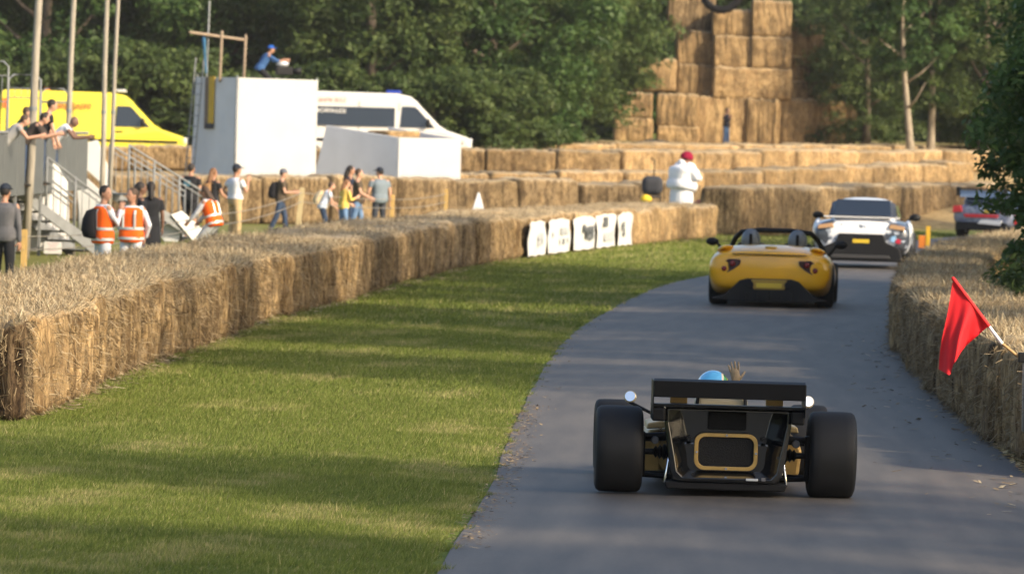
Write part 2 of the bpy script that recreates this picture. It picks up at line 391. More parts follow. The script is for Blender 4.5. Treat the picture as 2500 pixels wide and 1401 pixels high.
def stalk_arrays(seed, Lx, Wy, Hz, n, length=(.04, .17), wid=.0030):
    g = np.random.default_rng(seed)
    # areas: two long sides, top, two ends
    areas = np.array([Lx * Hz, Lx * Hz, Lx * Wy * 1.3, Wy * Hz, Wy * Hz]); k = g.choice(5, n, p=areas / areas.sum())
    a, b = g.uniform(-.49, .49, n), g.uniform(-.49, .49, n)
    Pp = np.zeros((n, 3)); Nn = np.zeros((n, 3))
    for i, (fx, nr) in enumerate([(lambda a, b: (a * Lx, -Wy / 2 + 0 * a, b * Hz), (0, -1, 0)), (lambda a, b: (a * Lx, Wy / 2 + 0 * a, b * Hz), (0, 1, 0)), (lambda a, b: (a * Lx, b * Wy, Hz / 2 + 0 * a), (0, 0, 1)),
                                  (lambda a, b: (-Lx / 2 + 0 * a, a * Wy, b * Hz), (-1, 0, 0)), (lambda a, b: (Lx / 2 + 0 * a, a * Wy, b * Hz), (1, 0, 0))]):
        sl_ = k == i; x, y, z = fx(a[sl_], b[sl_]); Pp[sl_] = np.stack([x, y, z], 1); Nn[sl_] = nr
    Pp[:, 2] += Hz / 2
    D = g.normal(size=(n, 3)); D -= (D * Nn).sum(1)[:, None] * Nn * .9
    D[:, 2] -= np.where(np.abs(Nn[:, 2]) > .5, -.25, .75)
    D[:, 0] *= .55
    D += Nn * g.uniform(.05, .75, n)[:, None]
    D /= np.linalg.norm(D, axis=1)[:, None]
    ln = g.uniform(*length, n); tip = Pp + D * ln[:, None]; tip[:, 2] = np.maximum(tip[:, 2], .01)
    S = np.cross(D, Nn + g.normal(size=(n, 3)) * .5); S /= np.linalg.norm(S, axis=1)[:, None] + 1e-9
    S *= (wid * g.uniform(.6, 1.5, n))[:, None]
    mid = (Pp + tip) / 2 + Nn * (ln * .04)[:, None]
    root = Pp - Nn * .01
    V = np.stack([root - S, root + S, mid + S, mid - S, tip + S * .6, tip - S * .6], 1).reshape(-1, 3)
    i0 = np.arange(n)[:, None] * 6
    F_ = np.concatenate([i0 + np.array([0, 1, 2, 3]), i0 + np.array([3, 2, 4, 5])]); rr = g.uniform(0, 1, n)
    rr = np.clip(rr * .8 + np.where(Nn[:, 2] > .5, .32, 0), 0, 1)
    return V, F_, np.concatenate([rr, rr])
BALE = {}
def bale_variants(key, Lx, Wy, Hz, nv, fine, nst):
    L_ = []
    for i in range(nv):
        me = bale_mesh(len(BALE) * 100 + i + 3, Lx, Wy, Hz, fine); st = None
        if nst:
            o = soup('loose_straw', *stalk_arrays(i + 50, Lx, Wy, Hz, nst), STALK); st = o.data; bpy.data.objects.remove(o)
        L_.append((me, st))
    BALE[key] = (L_, Lx)
bale_variants('near', 2.3, .95, .90, 4, 1.7, 4600)
bale_variants('mid', 2.3, .95, .90, 4, 1.0, 1500)
bale_variants('right', 2.3, 1.2, .90, 4, 1.7, 5000)
bale_variants('big', 2.4, 1.25, 1.37, 4, 1.0, 500)
bale_variants('row', 2.35, 1.2, .78, 4, .9, 400)
bale_variants('stack', 2.0, 2.2, 1.55, 4, 1.0, 500)
def bale(key, loc, rz, label, group, m=None, sc=1.0, tilt=0.0):
    me, st = random.choice(BALE[key][0]); m = m or STRAW
    kk = (me.name, m.name)
    if kk not in BALE: 
        c = me.copy(); c.materials.append(m); BALE[kk] = c
    o = bpy.data.objects.new('straw_bale', BALE[kk]); COL.objects.link(o)
    o.location = loc; o.rotation_euler = (random.uniform(-.012, .012) + tilt, random.uniform(-.01, .01), rz + random.choice((0, math.pi)))
    o.scale = (sc if not hasattr(sc, '__len__') else sc[0], 1 if not hasattr(sc, '__len__') else sc[1], 1 if not hasattr(sc, '__len__') else sc[2])
    tag(o, label, 'straw bale', group)
    if st:
        s2 = bpy.data.objects.new('loose_straw', st); COL.objects.link(s2); s2.parent = o; s2['kind'] = 'stuff'
    return o
def bale_line(pl, offs, key_fn, label, group, mfn, wfix=.0, zfn=None, skip=()):
    """bales end to end along a ground line; offs shifts the row sideways (to the left of travel)"""
    L_ = 2.40; pts = resample(pl, 700); acc = 0; i = 0; out = []; start = pts[0]
    j = 0
    while True:
        a = pts[j]; k = j
        while k < len(pts) - 1 and (pts[k] - a).length < L_: k += 1
        if (pts[k] - a).length < L_ * .8: break
        b = pts[k]; d = (b - a); rz = math.atan2(d.y, d.x); nrm = Vector((-d.y, d.x, 0)).normalized()
        c = (a + b) / 2 + nrm * (offs + random.uniform(-.07, .07)) + d.normalized() * random.uniform(-.02, .02)
        c.z = (zfn or hgt)(c.x, c.y) if zfn else hgt(c.x, c.y)
        lab, gr = (label(i, c), group) if callable(label) else (label, group)
        if i not in skip: out.append(bale(key_fn(c), c, rz + random.uniform(-.025, .025), lab, gr, mfn(c, i), sc=(random.uniform(.97, 1.02), 1, random.uniform(.955, 1.045))))
        i += 1; j = k
    return out
W1 = [(-4.31, 52.3)] + [tuple(G(*p)[:2]) for p in [(300, 920), (480, 855), (650, 785), (855, 735), (1000, 690), (1165, 650), (1280, 632), (1500, 605), (1760, 580)]]
kf = lambda c: 'near' if c.y < 92 else 'mid'
def w1lab(i, c):
    if i == 0: return 'sunlit golden frayed straw bale forming the near end of the double bale wall'
    return 'straw bale in the lawn-side row of the long double bale wall'
def w1m(c, i): return STRAWG if i == 0 else (STRAWD if 92 < c.y < 116 else (STRAWG if c.y > 134 else STRAW))  # straw tone follows where sun and tree shade fall along the wall
wall1 = bale_line(W1, .50, kf, w1lab, 'lawn-side row of the long double bale wall', w1m)
del wall1[0]['group']
W1B = [(-4.5, 53.6)] + W1[1:-1] + [(5.3, 157.5)]
bale_line(W1B, 1.49, kf, 'straw bale in the spectator-side row of the long double bale wall', 'spectator-side row of the long double bale wall', lambda c, i: STRAW)
# added end bale turned square; its dark straw stands for the wall end's shade
bale('near', (-5.50, 51.78, 0), R(1.5), 'straw bale coloured dark as in shade at the near end of the double wall, beside the golden one', None, STRAWX)
RW = [(4.45, 44.2), (4.40, 48.7), (4.43, 52.6), (4.66, 64.0), (5.05, 75.0), (6.05, 88.4), (6.85, 96.2), (8.8, 111.6), (11.4, 126), (13.6, 138)]
def rwlab(i, c): return 'straw bale of the single wall along the hedge side of the road'
rwall = bale_line(RW, -.62, lambda c: 'right', rwlab, 'single bale wall along the hedge side of the road', lambda c, i: STRAWG if i in (1, 2) else STRAW, skip=(0,))  # nearest bales carry sunlight in their straw colour
# wall behind the spectators and the wall round the outside of the bend
W2 = [(-15, 154.5), (-7, 160), (2.8, 169), (5.6, 171.2)]
bale_line(W2, .62, lambda c: 'big', 'tall shade-darkened straw bale in the wall behind the spectators', 'bale wall behind the spectators', lambda c, i: STRAWD)  # tree shade on this wall is put into the straw colour
W3 = [(6.5, 161.0), (8.9, 167.5), (11.6, 181), (14.5, 198.1), (18.5, 212)]
bale_line(W3, .64, lambda c: 'big', 'tall dark straw bale in the wall round the outside of the bend', 'bale wall round the outside of the bend', lambda c, i: STRAWD, zfn=lambda x, y: 0)  # shade round the bend is painted through the darker straw
RA = [(-15.5, 194), (-10, 195), (3, 195), (9, 204), (16, 216), (19, 222)]
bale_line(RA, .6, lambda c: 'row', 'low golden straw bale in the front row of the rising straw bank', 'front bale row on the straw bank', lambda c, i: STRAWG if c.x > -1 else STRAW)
RA2 = [(-3, 183), (3.5, 186), (9, 195.5), (15, 208), (17.5, 213)]
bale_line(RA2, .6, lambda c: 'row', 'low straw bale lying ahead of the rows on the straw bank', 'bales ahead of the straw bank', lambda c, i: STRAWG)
RB = [(-3, 226), (4, 228), (8, 234), (14, 243), (20, 252)]
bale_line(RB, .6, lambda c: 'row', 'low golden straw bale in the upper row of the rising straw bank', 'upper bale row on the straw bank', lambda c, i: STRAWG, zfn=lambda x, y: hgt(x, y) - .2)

# the tall stack: (x0, x1, ytop, ybottom, distance)
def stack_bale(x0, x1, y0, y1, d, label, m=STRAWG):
    a = P((x0 + x1) / 2, y1, d); sx = (x1 - x0) / FPX * d / 2.0; sz = (y1 - y0) / FPX * d / 1.55
    a.y += 1.1
    return bale('stack', a, random.uniform(-.03, .03), label, 'tall stack of big bales', m, sc=(sx * 1.035, 1, sz * 1.03))
SB = 'golden stack bale'
SL = ['bottom course, upper bale at its free leafy end', 'bottom course, lower bale at its free leafy end', 'bottom course, second upright pair, upper', 'bottom course, second upright pair, lower', 'bottom course, tall bale behind the standing man', 'bottom course, tall broad bale beside the standing man', 'second course, bale overhung by leaves', 'second course, narrow bale next to the leafy one', 'second course, narrowest bale', 'second course, widest bale of all', 'third course, bale at the leafy end', 'third course, middle bale', 'third course, bale at the shaded end', 'top course, bale carrying the black tyre', 'top course, highest bale beside the tyre', 'bottom course, bale stepping out towards the pale trunks', 'bottom course, end bale nearest the pale trunks']
D0 = 268
for (x0, x1, y0, y1, d) in [(1500, 1592, 228, 288, D0), (1500, 1592, 288, 352, D0), (1604, 1702, 232, 310, D0), (1606, 1704, 310, 356, D0), (1702, 1822, 240, 358, D0 + .4), (1822, 1902, 245, 360, D0 + .2),
                            (1545, 1650, 146, 224, D0 + .6), (1652, 1702, 160, 236, D0 + 1), (1702, 1742, 162, 240, D0 + 1.1), (1742, 1930, 168, 243, D0 + .4),
                            (1652, 1740, 78, 160, D0 + 1.2), (1742, 1836, 90, 168, D0 + .6), (1836, 1932, 92, 168, D0 + .4),
                            (1742, 1836, 26, 90, D0 + .8), (1836, 1930, 6, 92, D0 + .5), (1900, 1992, 246, 352, D0 + .6), (1992, 2080, 250, 354, D0 + 1)]:
    stack_bale(x0, x1, y0, y1, d, SB + ', ' + SL.pop(0))
for (x0, x1, y0, y1, d) in [(1630, 1742, -6, 78, D0 + 2.6), (1930, 2010, 54, 140, D0 + 2.4), (1930, 2040, 140, 200, D0 + 2.3), (1930, 2060, 200, 252, D0 + 2.2), (1990, 2090, 258, 350, D0 + 3.4)]:
    stack_bale(x0, x1, y0, y1, d, 'shaded bale set back in the rear of the tall stack', STRAWD)  # rear bales have their shade in the straw colour

# ------------------------------------------------------------------ trees and plants
BARK = mat('bark', (.12, .095, .07), .9, var=.4, scale=6, bump=.8, stretch=(3, 3, .6))
BARKP = mat('bark_pale', (.26, .22, .165), .9, var=.35, scale=6, bump=.6, stretch=(3, 3, .6))
def crown_arrays(seed, rx, ry, rz, zc, ncl, per, leaf, flat=.55, shell=.55):
    g = np.random.default_rng(seed)
    C = g.normal(size=(ncl, 3)); C /= np.linalg.norm(C, axis=1)[:, None]
    C *= (shell + (1 - shell) * g.uniform(0, 1, ncl) ** .6)[:, None]
    C *= (1 + .18 * np.sin(C[:, :1] * 5 + seed) + .14 * np.cos(C[:, 2:3] * 6 + seed * 2))
    C = C * np.array([rx, ry, rz]) + np.array([0, 0, zc])
    size = g.uniform(.5, 1.25, ncl) * (rx + ry) / 2 * .23
    idx = np.repeat(np.arange(ncl), per); n = len(idx)
    off = g.normal(size=(n, 3)); off /= np.linalg.norm(off, axis=1)[:, None]; off *= (g.uniform(0, 1, n) ** .45)[:, None]
    off *= np.array([1, 1, flat]); Pp = C[idx] + off * size[idx][:, None]
    Pp[:, 2] -= .12 * (off[:, 0] ** 2 + off[:, 1] ** 2) * size[idx] * 2
    Nn = off * 1.0 + np.array([0, 0, .7]) + g.normal(size=(n, 3)) * .45; Nn /= np.linalg.norm(Nn, axis=1)[:, None]
    T = np.cross(Nn, g.normal(size=(n, 3))); T /= np.linalg.norm(T, axis=1)[:, None] + 1e-9
    B = np.cross(Nn, T); ln = leaf * g.uniform(.6, 1.35, n)
    T *= ln[:, None]; B *= (ln * .42)[:, None]
    V = np.stack([Pp - T * .5, Pp + B * .5 + Nn * (ln * .06)[:, None], Pp + T * .5 - Nn * (ln * .12)[:, None], Pp - B * .5 + Nn * (ln * .06)[:, None]], 1).reshape(-1, 3)
    V[:, 2] = np.maximum(V[:, 2], .03)
    F_ = np.arange(n)[:, None] * 4 + np.array([0, 1, 2, 3])
    clr = g.uniform(0, 1, ncl); rr = np.clip(.25 + .5 * clr[idx] * .8 + g.normal(size=n) * .16, 0, 1)
    return V, F_, rr
def trunk_mb(seed, h, r, spread, nb=5, lean=0.0, z1=.8):
    rnd = random.Random(seed); mb = MB(); pts = []; rad = []
    for i in range(9):
        t = i / 8; pts.append((lean * t * h + .12 * math.sin(t * 5 + seed), .1 * math.cos(t * 4 + seed), t * h * z1)); rad.append(r * (1.35 if i == 0 else 1) * (1 - .8 * t))
    mb.tube(pts, rad, 9, round_=False)
    for k in range(nb):
        t = rnd.uniform(.25, .85); b = Vector(pts[int(t * 8)]); a = rnd.uniform(0, 6.28); q = rnd.uniform(.5, .9) * spread
        mb.tube([b, b + Vector((math.cos(a) * q * .5, math.sin(a) * q * .5, q * .35)), b + Vector((math.cos(a) * q, math.sin(a) * q, q * .85))], [r * .4, r * .25, r * .08], 6, round_=False)
    return mb
TREES = {}
def tree_proto(key, h, r, rx, ry, rz, zc, ncl, per, leaf, seed, m, bark=BARK, name='broadleaf_tree', flat=.55, shell=.55, lean=0, nb=5):
    e = thing(name, '', 'tree')
    trunk_mb(seed, h, r, rx * .8, nb, lean).build('trunk', bark, e, smooth=True)
    c = soup('crown', *crown_arrays(seed, rx, ry, rz, zc, ncl, per, leaf, flat, shell), m, e)
    c['kind'] = 'stuff'; del c['kind']
    TREES[key] = [e, False]
def tree(key, X, d, sc, rz, label, group, z=None):
    e, used = TREES[key]
    o = copy_tree(e) if used else e
    TREES[key][1] = True
    o.location = (X, d, hgt(X, d) - .05 if z is None else z); o.scale = (sc, sc, sc); o.rotation_euler = (0, 0, rz)
    tag(o, label, 'tree', group); return o
tree_proto('wa', 13, .30, 4.4, 4.0, 6.0, 5.9, 330, 110, .26, 1, LEAF, shell=.62)
tree_proto('wb', 14, .28, 4.2, 4.4, 6.4, 6.2, 330, 110, .25, 2, LEAF, shell=.62)
tree_proto('wc', 12, .30, 4.7, 4.2, 5.6, 5.5, 330, 110, .26, 3, LEAF2, shell=.62)
WL = ['dense tree of the wood behind the tall round-cornered barrier', 'dense tree of the wood behind the thickest timber pole', 'dense tree of the wood behind the nose of the ambulance', 'dense tree of the wood behind the ladder of the camera tower', 'dense tree of the wood behind the camera operator', 'dense tree of the wood above the roof of the minibus', 'dense tree of the wood above the nose of the minibus', 'dense tree of the wood between the minibus and the tall bale stack', 'dense tree of the wood whose leaves touch the tall bale stack']
g_w = 'trees of the wood behind the vans and the straw bank'
rt = random.Random(5)
for k, (x, d) in enumerate([(-60, 232), (110, 228), (330, 236), (520, 230), (720, 233), (900, 226), (1080, 231), (1190, 229), (1280, 242)]):
    p = P(x, 330, d)
    tree(['wa', 'wb', 'wc'][(k * 2) % 3], p.x, d, rt.uniform(.92, 1.12), rt.uniform(0, 6.28), WL[k], g_w + ', front line')
for k, (x, d) in enumerate([(-100, 250), (30, 252), (200, 250), (420, 254), (610, 250), (800, 254), (1000, 250), (1180, 254), (1330, 252), (1420, 274), (1560, 300), (1700, 305), (1860, 300), (2000, 302), (2130, 300), (2300, 300), (2440, 304), (2560, 300)]):
    p = P(x, 330, d)
    tree(['wb', 'wc', 'wa'][k % 3], p.x, d, rt.uniform(1.15, 1.4), rt.uniform(0, 6.28), 'dark tree deep in the wood behind the front line of trees', g_w + ', rear line')
TREES_U = 'leafy undergrowth bush at the foot of the wood behind the vans'
tree_proto('ub', 2.6, .08, 3.0, 2.0, 1.9, 1.6, 150, 95, .24, 14, LEAF, name='undergrowth_bush', shell=.5, nb=4)
for k, (x, d) in enumerate([(-20, 221), (150, 222), (300, 221), (450, 222), (610, 221), (800, 220), (960, 219), (1110, 219), (1230, 221)]):
    p = P(x, 330, d); o = tree('ub', p.x, d, rt.uniform(.9, 1.25), rt.uniform(0, 6.28), TREES_U, 'undergrowth at the foot of the wood'); o['category'] = 'bush'
# trees beside the stack, pale trunks showing
tree_proto('pa', 11, .17, 3.2, 3.0, 3.9, 7.6, 130, 85, .28, 8, LEAF2, BARKP, shell=.45, lean=-.04)
tree_proto('pb', 11, .18, 3.2, 3.0, 4.2, 7.7, 130, 85, .28, 9, LEAF2, BARKP, shell=.45, lean=.01)
p = P(2218, 350, 246); tree('pa', p.x, p.y, 1, 0, 'slim tree with a leaning pale trunk right of the tall bale stack', None)
p = P(2268, 350, 248); tree('pb', p.x, p.y, 1, 2, 'slim tree with a straight pale trunk right of the tall bale stack', None)
p = P(2112, 350, 268.5); tree('wb', p.x, p.y, .70, 1, 'low-branched tree overhanging the shaded rear bales of the tall stack', None)
p = P(2400, 350, 250); tree('wa', p.x, p.y, .85, 1, 'bushy tree between the pale trunks and the roadside hedge', None)
# roadside trees on the hedge side
tree_proto('ra', 13, .32, 3.4, 3.4, 5.6, 6.6, 260, 150, .17, 21, LEAF2, shell=.45)
tree_proto('rb', 13, .30, 3.2, 3.6, 5.8, 6.9, 260, 150, .16, 22, LEAF2, shell=.45)
g_r = 'tall roadside trees behind the hedge-side bale wall'
for k, (X, d, sc) in enumerate([(11.6, 97, 1.0), (12.6, 106, 1.05), (10.7, 87, .95), (10.4, 76, .95), (10.4, 66, .95), (10.6, 57, .9), (16.5, 70, 1.0),
                                (12.4, 34.6, .92), (12, 26, .9), (13.5, 19, 1.05), (12.5, 13, 1), (18, 18, 1.15),
                                (23.5, 140, 1.1), (26, 152, 1.2), (28, 164, 1.2), (31, 177, 1.25), (34, 190, 1.25)]):
    tree(['ra', 'rb'][k % 2], X, d, sc, k * 1.3, 'tall roadside tree rising behind the hedge-side bale wall', g_r, z=-.05)
# hedge-side shrubs that overhang the wall
def shrub(X, d, rx, ry, rz, zc, leaf, ncl, per, seed, label, m=LEAF3, group=None):
    e = thing('leafy_shrub', label, 'shrub', (X, d, 0), 0, group)
    mb = MB()
    for k in range(5):
        a = k * 1.3; mb.tube([(.1 * math.cos(a), .1 * math.sin(a), 0), (rx * .3 * math.cos(a), ry * .3 * math.sin(a), zc * .6), (rx * .6 * math.cos(a), ry * .6 * math.sin(a), zc + rz * .5)], [.05, .035, .012], 6, round_=False)
    mb.build('stem', BARK, e, smooth=True)
    soup('foliage', *crown_arrays(seed, rx, ry, rz, zc, ncl, per, leaf, .7, .4), m, e)
    return e
shrub(8.3, 82, 1.25, 2.4, 2.6, 2.6, .15, 230, 150, 31, 'broad dark shrub overhanging the hedge-side bales behind the red flag')
shrub(9.2, 92, 1.3, 2.6, 3.6, 3.6, .15, 280, 150, 32, 'tall leafy shrub that half hides the rally car')
shrub(10.5, 104, 1.35, 2.4, 4.2, 4.3, .16, 280, 150, 33, 'tall leafy shrub at the far end of the hedge beside the road')
shrub(6.95, 73, .75, 2.6, .8, .8, .12, 90, 110, 34, 'low bright green weeds growing behind the bales by the flag', LEAF)

# ------------------------------------------------------------------ grass, litter
def grass():
    g = np.random.default_rng(4); out = []
    zones = [(33.2, 46, 5200, .030, .0035), (46, 58, 3600, .032, .0042), (58, 80, 1700, .036, .006), (80, 125, 420, .045, .010), (125, 178, 130, .055, .016)]
    for d0, d1, dens, hh, wd in zones:
        xr = 1.3 if d1 < 81 else (6.4 if d1 < 126 else 13.5); n = int((d1 - d0) * (xr + 4.9) * dens); y = g.uniform(d0, d1, n); x = g.uniform(-4.9, xr, n)
        W = np.array(W1); wx = np.interp(y, W[:, 1], W[:, 0]); wx = np.where(y < 51.3, -9, wx)
        rl = np.interp(y, [a for a, b in xl_tab], [b for a, b in xl_tab])
        edge = rl - .02 + .10 * np.sin(y * 5.1) * np.sin(y * 1.7 + 1) - np.abs(g.normal(size=n)) * .04
        ok = (x > np.where(y > 160, -99, wx) - .1) & (x < edge) & (y < 158 + (x - 5) * 4.4) & (x > -y * .0905 - .2); x, y = x[ok], y[ok]; n = len(x)
        patch = np.array([noise.noise((a * .55, b * .28, 3.3)) for a, b in zip(x[::1], y[::1])]) if n < 4000 else None
        # cheap value noise for dry patches and tufts
        ph = np.sin(x * 1.9 + 1.3 * np.sin(y * .8)) * np.sin(y * .95 + 1.7 * np.sin(x * 1.1)) + .6 * np.sin(x * 5.1 + y * 2.3) * np.sin(y * 3.3 - x * 1.7)
        tuft = 1 + .45 * np.sin(x * 7.3 + 2 * np.sin(y * 3.1)) * np.sin(y * 4.1 + 2 * np.sin(x * 3.7))
        h_ = hh * g.uniform(.45, 1.5, n) * tuft * np.where(g.uniform(0, 1, n) < .02, 1.8, 1)
        ang = g.uniform(0, 2 * np.pi, n); ln = g.uniform(.1, 1.0, n) * h_
        S = np.stack([np.cos(ang), np.sin(ang), 0 * ang], 1) * (wd * g.uniform(.6, 1.4, n))[:, None]
        root = np.stack([x, y, np.full(n, -.002)], 1)
        a2 = g.uniform(0, 2 * np.pi, n)
        tip = root + np.stack([np.cos(a2) * ln + .012, np.sin(a2) * ln, h_], 1)
        V = np.stack([root - S, root + S, tip], 1).reshape(-1, 3); F_ = np.arange(n)[:, None] * 3 + np.array([0, 1, 2])
        dry = np.clip((ph - .05) * 1.1, 0, 1)
        rr = np.clip(.38 + .13 * g.normal(size=n) + .5 * dry * g.uniform(.3, 1, n) + np.where(g.uniform(0, 1, n) < .06, .5, 0), 0, 1)
        out.append((V, F_, rr))
    o0 = 0; Vs, Fs, Rs = [], [], []
    for V, F_, r_ in out: Vs.append(V); Fs.append(F_ + o0); Rs.append(r_); o0 += len(V)
    o = soup('lawn_grass', np.concatenate(Vs), np.concatenate(Fs), np.concatenate(Rs), GRASSB)
    tag(o, 'short mown lawn grass between the bale wall and the road', 'grass', kind='stuff')
grass()
def litter(name, label, n, gen, size, m, cat):
    g = np.random.default_rng(len(name)); pos = np.array([gen(g) for _ in range(n)])
    a = g.uniform(0, 6.28, n); ln = size * g.uniform(.5, 1.6, n); wd = ln * g.uniform(.12, .5, n)
    T = np.stack([np.cos(a), np.sin(a), g.uniform(-.15, .25, n)], 1) * ln[:, None]; S = np.stack([-np.sin(a), np.cos(a), g.uniform(-.2, .2, n)], 1) * wd[:, None]
    c = pos + np.array([0, 0, .012])
    V = np.stack([c - T - S, c + T - S, c + T + S, c - T + S], 1).reshape(-1, 3)
    V[:, 2] = np.maximum(V[:, 2], np.repeat(pos[:, 2], 4) + .004)
    o = soup(name, V, np.arange(n)[:, None] * 4 + np.array([0, 1, 2, 3]), g.uniform(0, 1, n), m); tag(o, label, cat, kind='stuff')
def gen_edge(g):
    d = g.choice([g.uniform(37, 48), g.uniform(47, 57), g.uniform(44, 110)]); X = road_left(d) + g.normal() * .09 + .06; return (X, d, road_z(X, d))
litter('leaf_litter', 'brown leaf litter and grit along the lawn edge of the road', 2600, gen_edge, .014, LITTER, 'leaf litter')
def gen_right(g):
    d = g.uniform(40, 85); X = road_right(d) - abs(g.normal()) * .45; return (X, d, road_z(X, d))
litter('loose_straw_on_road', 'loose straw strewn on the asphalt beside the hedge-side bales', 420, gen_right, .03, STALK, 'straw')
def gen_verge(g):
    d = g.uniform(38, 52); X = road_right(d) + abs(g.normal()) * .35 - .05; return (X, d, road_z(X, d))
litter('verge_straw', 'dry straw and cut grass on the verge at the foot of the hedge-side bales', 3500, gen_verge, .035, STALKG, 'straw')
def gen_foot(g):
    k = g.integers(0, len(W1) - 1); t = g.uniform(); a, b = W1[k], W1[k + 1]
    return (a[0] + (b[0] - a[0]) * t + abs(g.normal()) * .12 - .03, a[1] + (b[1] - a[1]) * t, 0.01)
litter('bale_foot_straw', 'fallen straw along the foot of the double bale wall', 2500, gen_foot, .05, STALK, 'straw')

# ------------------------------------------------------------------ racing car (black and gold open-wheeler)
BLK = mat('gloss_black', (.008, .009, .011), .16, coat=.8)
SATB = mat('satin_black', (.006, .006, .007), .5, spec=.2)
GOLD = mat('gold_paint', (.42, .27, .085), .35, metal=.35, var=.15, scale=9)
RUB = mat('tyre_rubber', (.011, .0115, .013), .68, spec=.28, var=.25, scale=5, stretch=(.4, 1, 1))
CHR = mat('chrome', (.85, .86, .88), .08, metal=1)
MESHG = mat('grille_mesh', (.011, .0115, .013), .7, spec=.2, var=.5, scale=160, bump=.6)
STEEL = mat('brushed_steel', (.5, .5, .5), .35, metal=1)
def wheel(parent, x, y, r, wdt, rim_m, rim_r=None, tread=RUB, side=1):
    e = MB(); h = wdt / 2; rr = rim_r or r * .56
    prof = [(-h * .86, rr), (-h * .97, rr + (r - rr) * .35), (-h, rr + (r - rr) * .62), (-h * .93, r * .94), (-h * .80, r * .988), (-h * .5, r), (h * .5, r), (h * .80, r * .988), (h * .93, r * .94), (h, rr + (r - rr) * .62), (h * .97, rr + (r - rr) * .35), (h * .86, rr)]
    e.lathe(prof, 40, 'x', cap=False); t = e.build('tyre', tread, parent, smooth=True); t.location = (x, y, r)
    q = MB(); q.lathe([(-h * .86, rr * 1.01), (-h * .6, rr * .9), (-h * .4, rr * .35), (-h * .3, .03), (h * .3, .03), (h * .4, rr * .35), (h * .6, rr * .9), (h * .86, rr * 1.01)], 28, 'x')
    q.build('rim', rim_m, t, smooth=True)
    return t
def racing_car():
    p = G(1766, 1219); p.z = road_z(p.x, p.y) - .005
    car = thing('racing_car', 'black and gold open-wheel racing car with a wide rear wing on the road', 'racing car', p, R(.6))
    car.rotation_euler = (0, R(.15), R(.6))
    YF = 2.45
    for sx in (-1, 1):
        wheel(car, sx * .80, 0, .325, .355, SATB); wheel(car, sx * .775, YF, .292, .30, GOLD)
    # tub: lofted wedge from tail to nose
    st = [(-.18, .44, .10, .40), (.2, .46, .09, .50), (.8, .50, .08, .52), (1.3, .52, .07, .50), (1.75, .50, .07, .46), (2.2, .42, .08, .36), (2.8, .34, .08, .24), (3.25, .26, .10, .15)]
    rings = []
    for y, hw, z0, z1 in st:
        rings.append([Vector(q) for q in ((-hw * .9, y, z0), (hw * .9, y, z0), (hw, y, z0 + (z1 - z0) * .35), (hw * .92, y, z0 + (z1 - z0) * .85), (hw * .7, y, z1), (-hw * .7, y, z1), (-hw * .92, y, z0 + (z1 - z0) * .85), (-hw, y, z0 + (z1 - z0) * .35))])
    MB().rings(rings).build('tub', BLK, car, smooth=False, bevel=.02)
    # gold side pods, gold stripe
    for sx in (-1, 1):
        m = MB(); m.rings([[Vector((sx * a, y, z)) for a, z in ((.45, .10), (.60, .12), (.62, .32), (.56, .42), (.45, .44))] for y in (.62, 1.0, 1.7)])
        m.build('side_pod', GOLD, car, bevel=.025)
        m = MB(); m.rings([[Vector((sx * a, y, z)) for a, z in ((.40, .47), (.58, .455), (.57, .50), (.42, .53))] for y in (.45, 1.1)]); m.build('pod_duct', mat('gold_pale', (.34, .25, .11), .4, metal=.2), car, bevel=.01)
    # tail cowl: hollow tub seen from behind (frame, sloping cheeks, recessed panel)
    O = [(-.47, .66), (.47, .66), (.475, .55), (.44, .30), (.415, .17), (.36, .115), (-.36, .115), (-.415, .17), (-.44, .30), (-.475, .55)]
    I = [(-.445, .645), (.445, .645), (.445, .55), (.395, .30), (.375, .19), (.33, .145), (-.33, .145), (-.375, .19), (-.395, .30), (-.445, .55)]
    B = [(-.36, .64), (.36, .64), (.33, .56), (.275, .34), (.265, .23), (.24, .20), (-.24, .20), (-.265, .23), (-.275, .34), (-.33, .56)]
    rg = [[Vector((x, .34, z)) for x, z in O], [Vector((x, -.36, z)) for x, z in O], [Vector((x, -.375, z)) for x, z in I], [Vector((x, -.13, z)) for x, z in B]]
    MB().rings(rg).build('tail_cowl', BLK, car, bevel=.022, seg=4)
    def rrect(cx, cz, hw, hh, r, n=7):
        q = []
        for sx, sz, a0 in ((1, 1, 0), (-1, 1, 90), (-1, -1, 180), (1, -1, 270)):
            for k in range(n):
                a = R(a0 + 90 * k / (n - 1)); q.append((cx + sx * (hw - r) + r * math.cos(a), cz + sz * (hh - r) + r * math.sin(a)))
        return q
    # gold framed grille stands off the recessed panel
    m = MB(); a, b = rrect(-.003, .335, .238, .138, .075), rrect(-.003, .335, .208, .110, .055)
    rg = [[Vector((x, yy, z)) for x, z in pp] for pp, yy in ((a, -.20), (a, -.236), (b, -.236), (b, -.20), (a, -.20))]
    gf = m.rings(rg, cap=False).build('grille_frame', GOLD, car, bevel=.004)
    MB().prism(rrect(-.003, .335, .21, .112, .055), lambda x, z: Vector((x, -.12, z)), lambda x, z: Vector((x, -.215, z))).build('grille', MESHG, gf)
    for x, z in ((0, .46), (0, .21), (.222, .33), (-.222, .33)): MB().lathe([(-.245, .009), (-.236, .009)], 10, 'y', (x, 0, z)).build('stud', CHR, gf)
    MB().box((.003, -.155, .565), (.29, .03, .135)).build('vent_mesh', MESHG, car, bevel=.012)
    # gold-edged cheek highlight strips, small plates on the tail
    MB().box((.19, -.386, .142), (.09, .006, .018)).build('tail_plate', mat('plate_silver', (.6, .62, .64), .3, metal=.6), car, bevel=.002)
    MB().box((.275, -.386, .146), (.03, .006, .026)).build('tail_plate', mat('plate_dark', (.1, .1, .11), .4), car, bevel=.002)
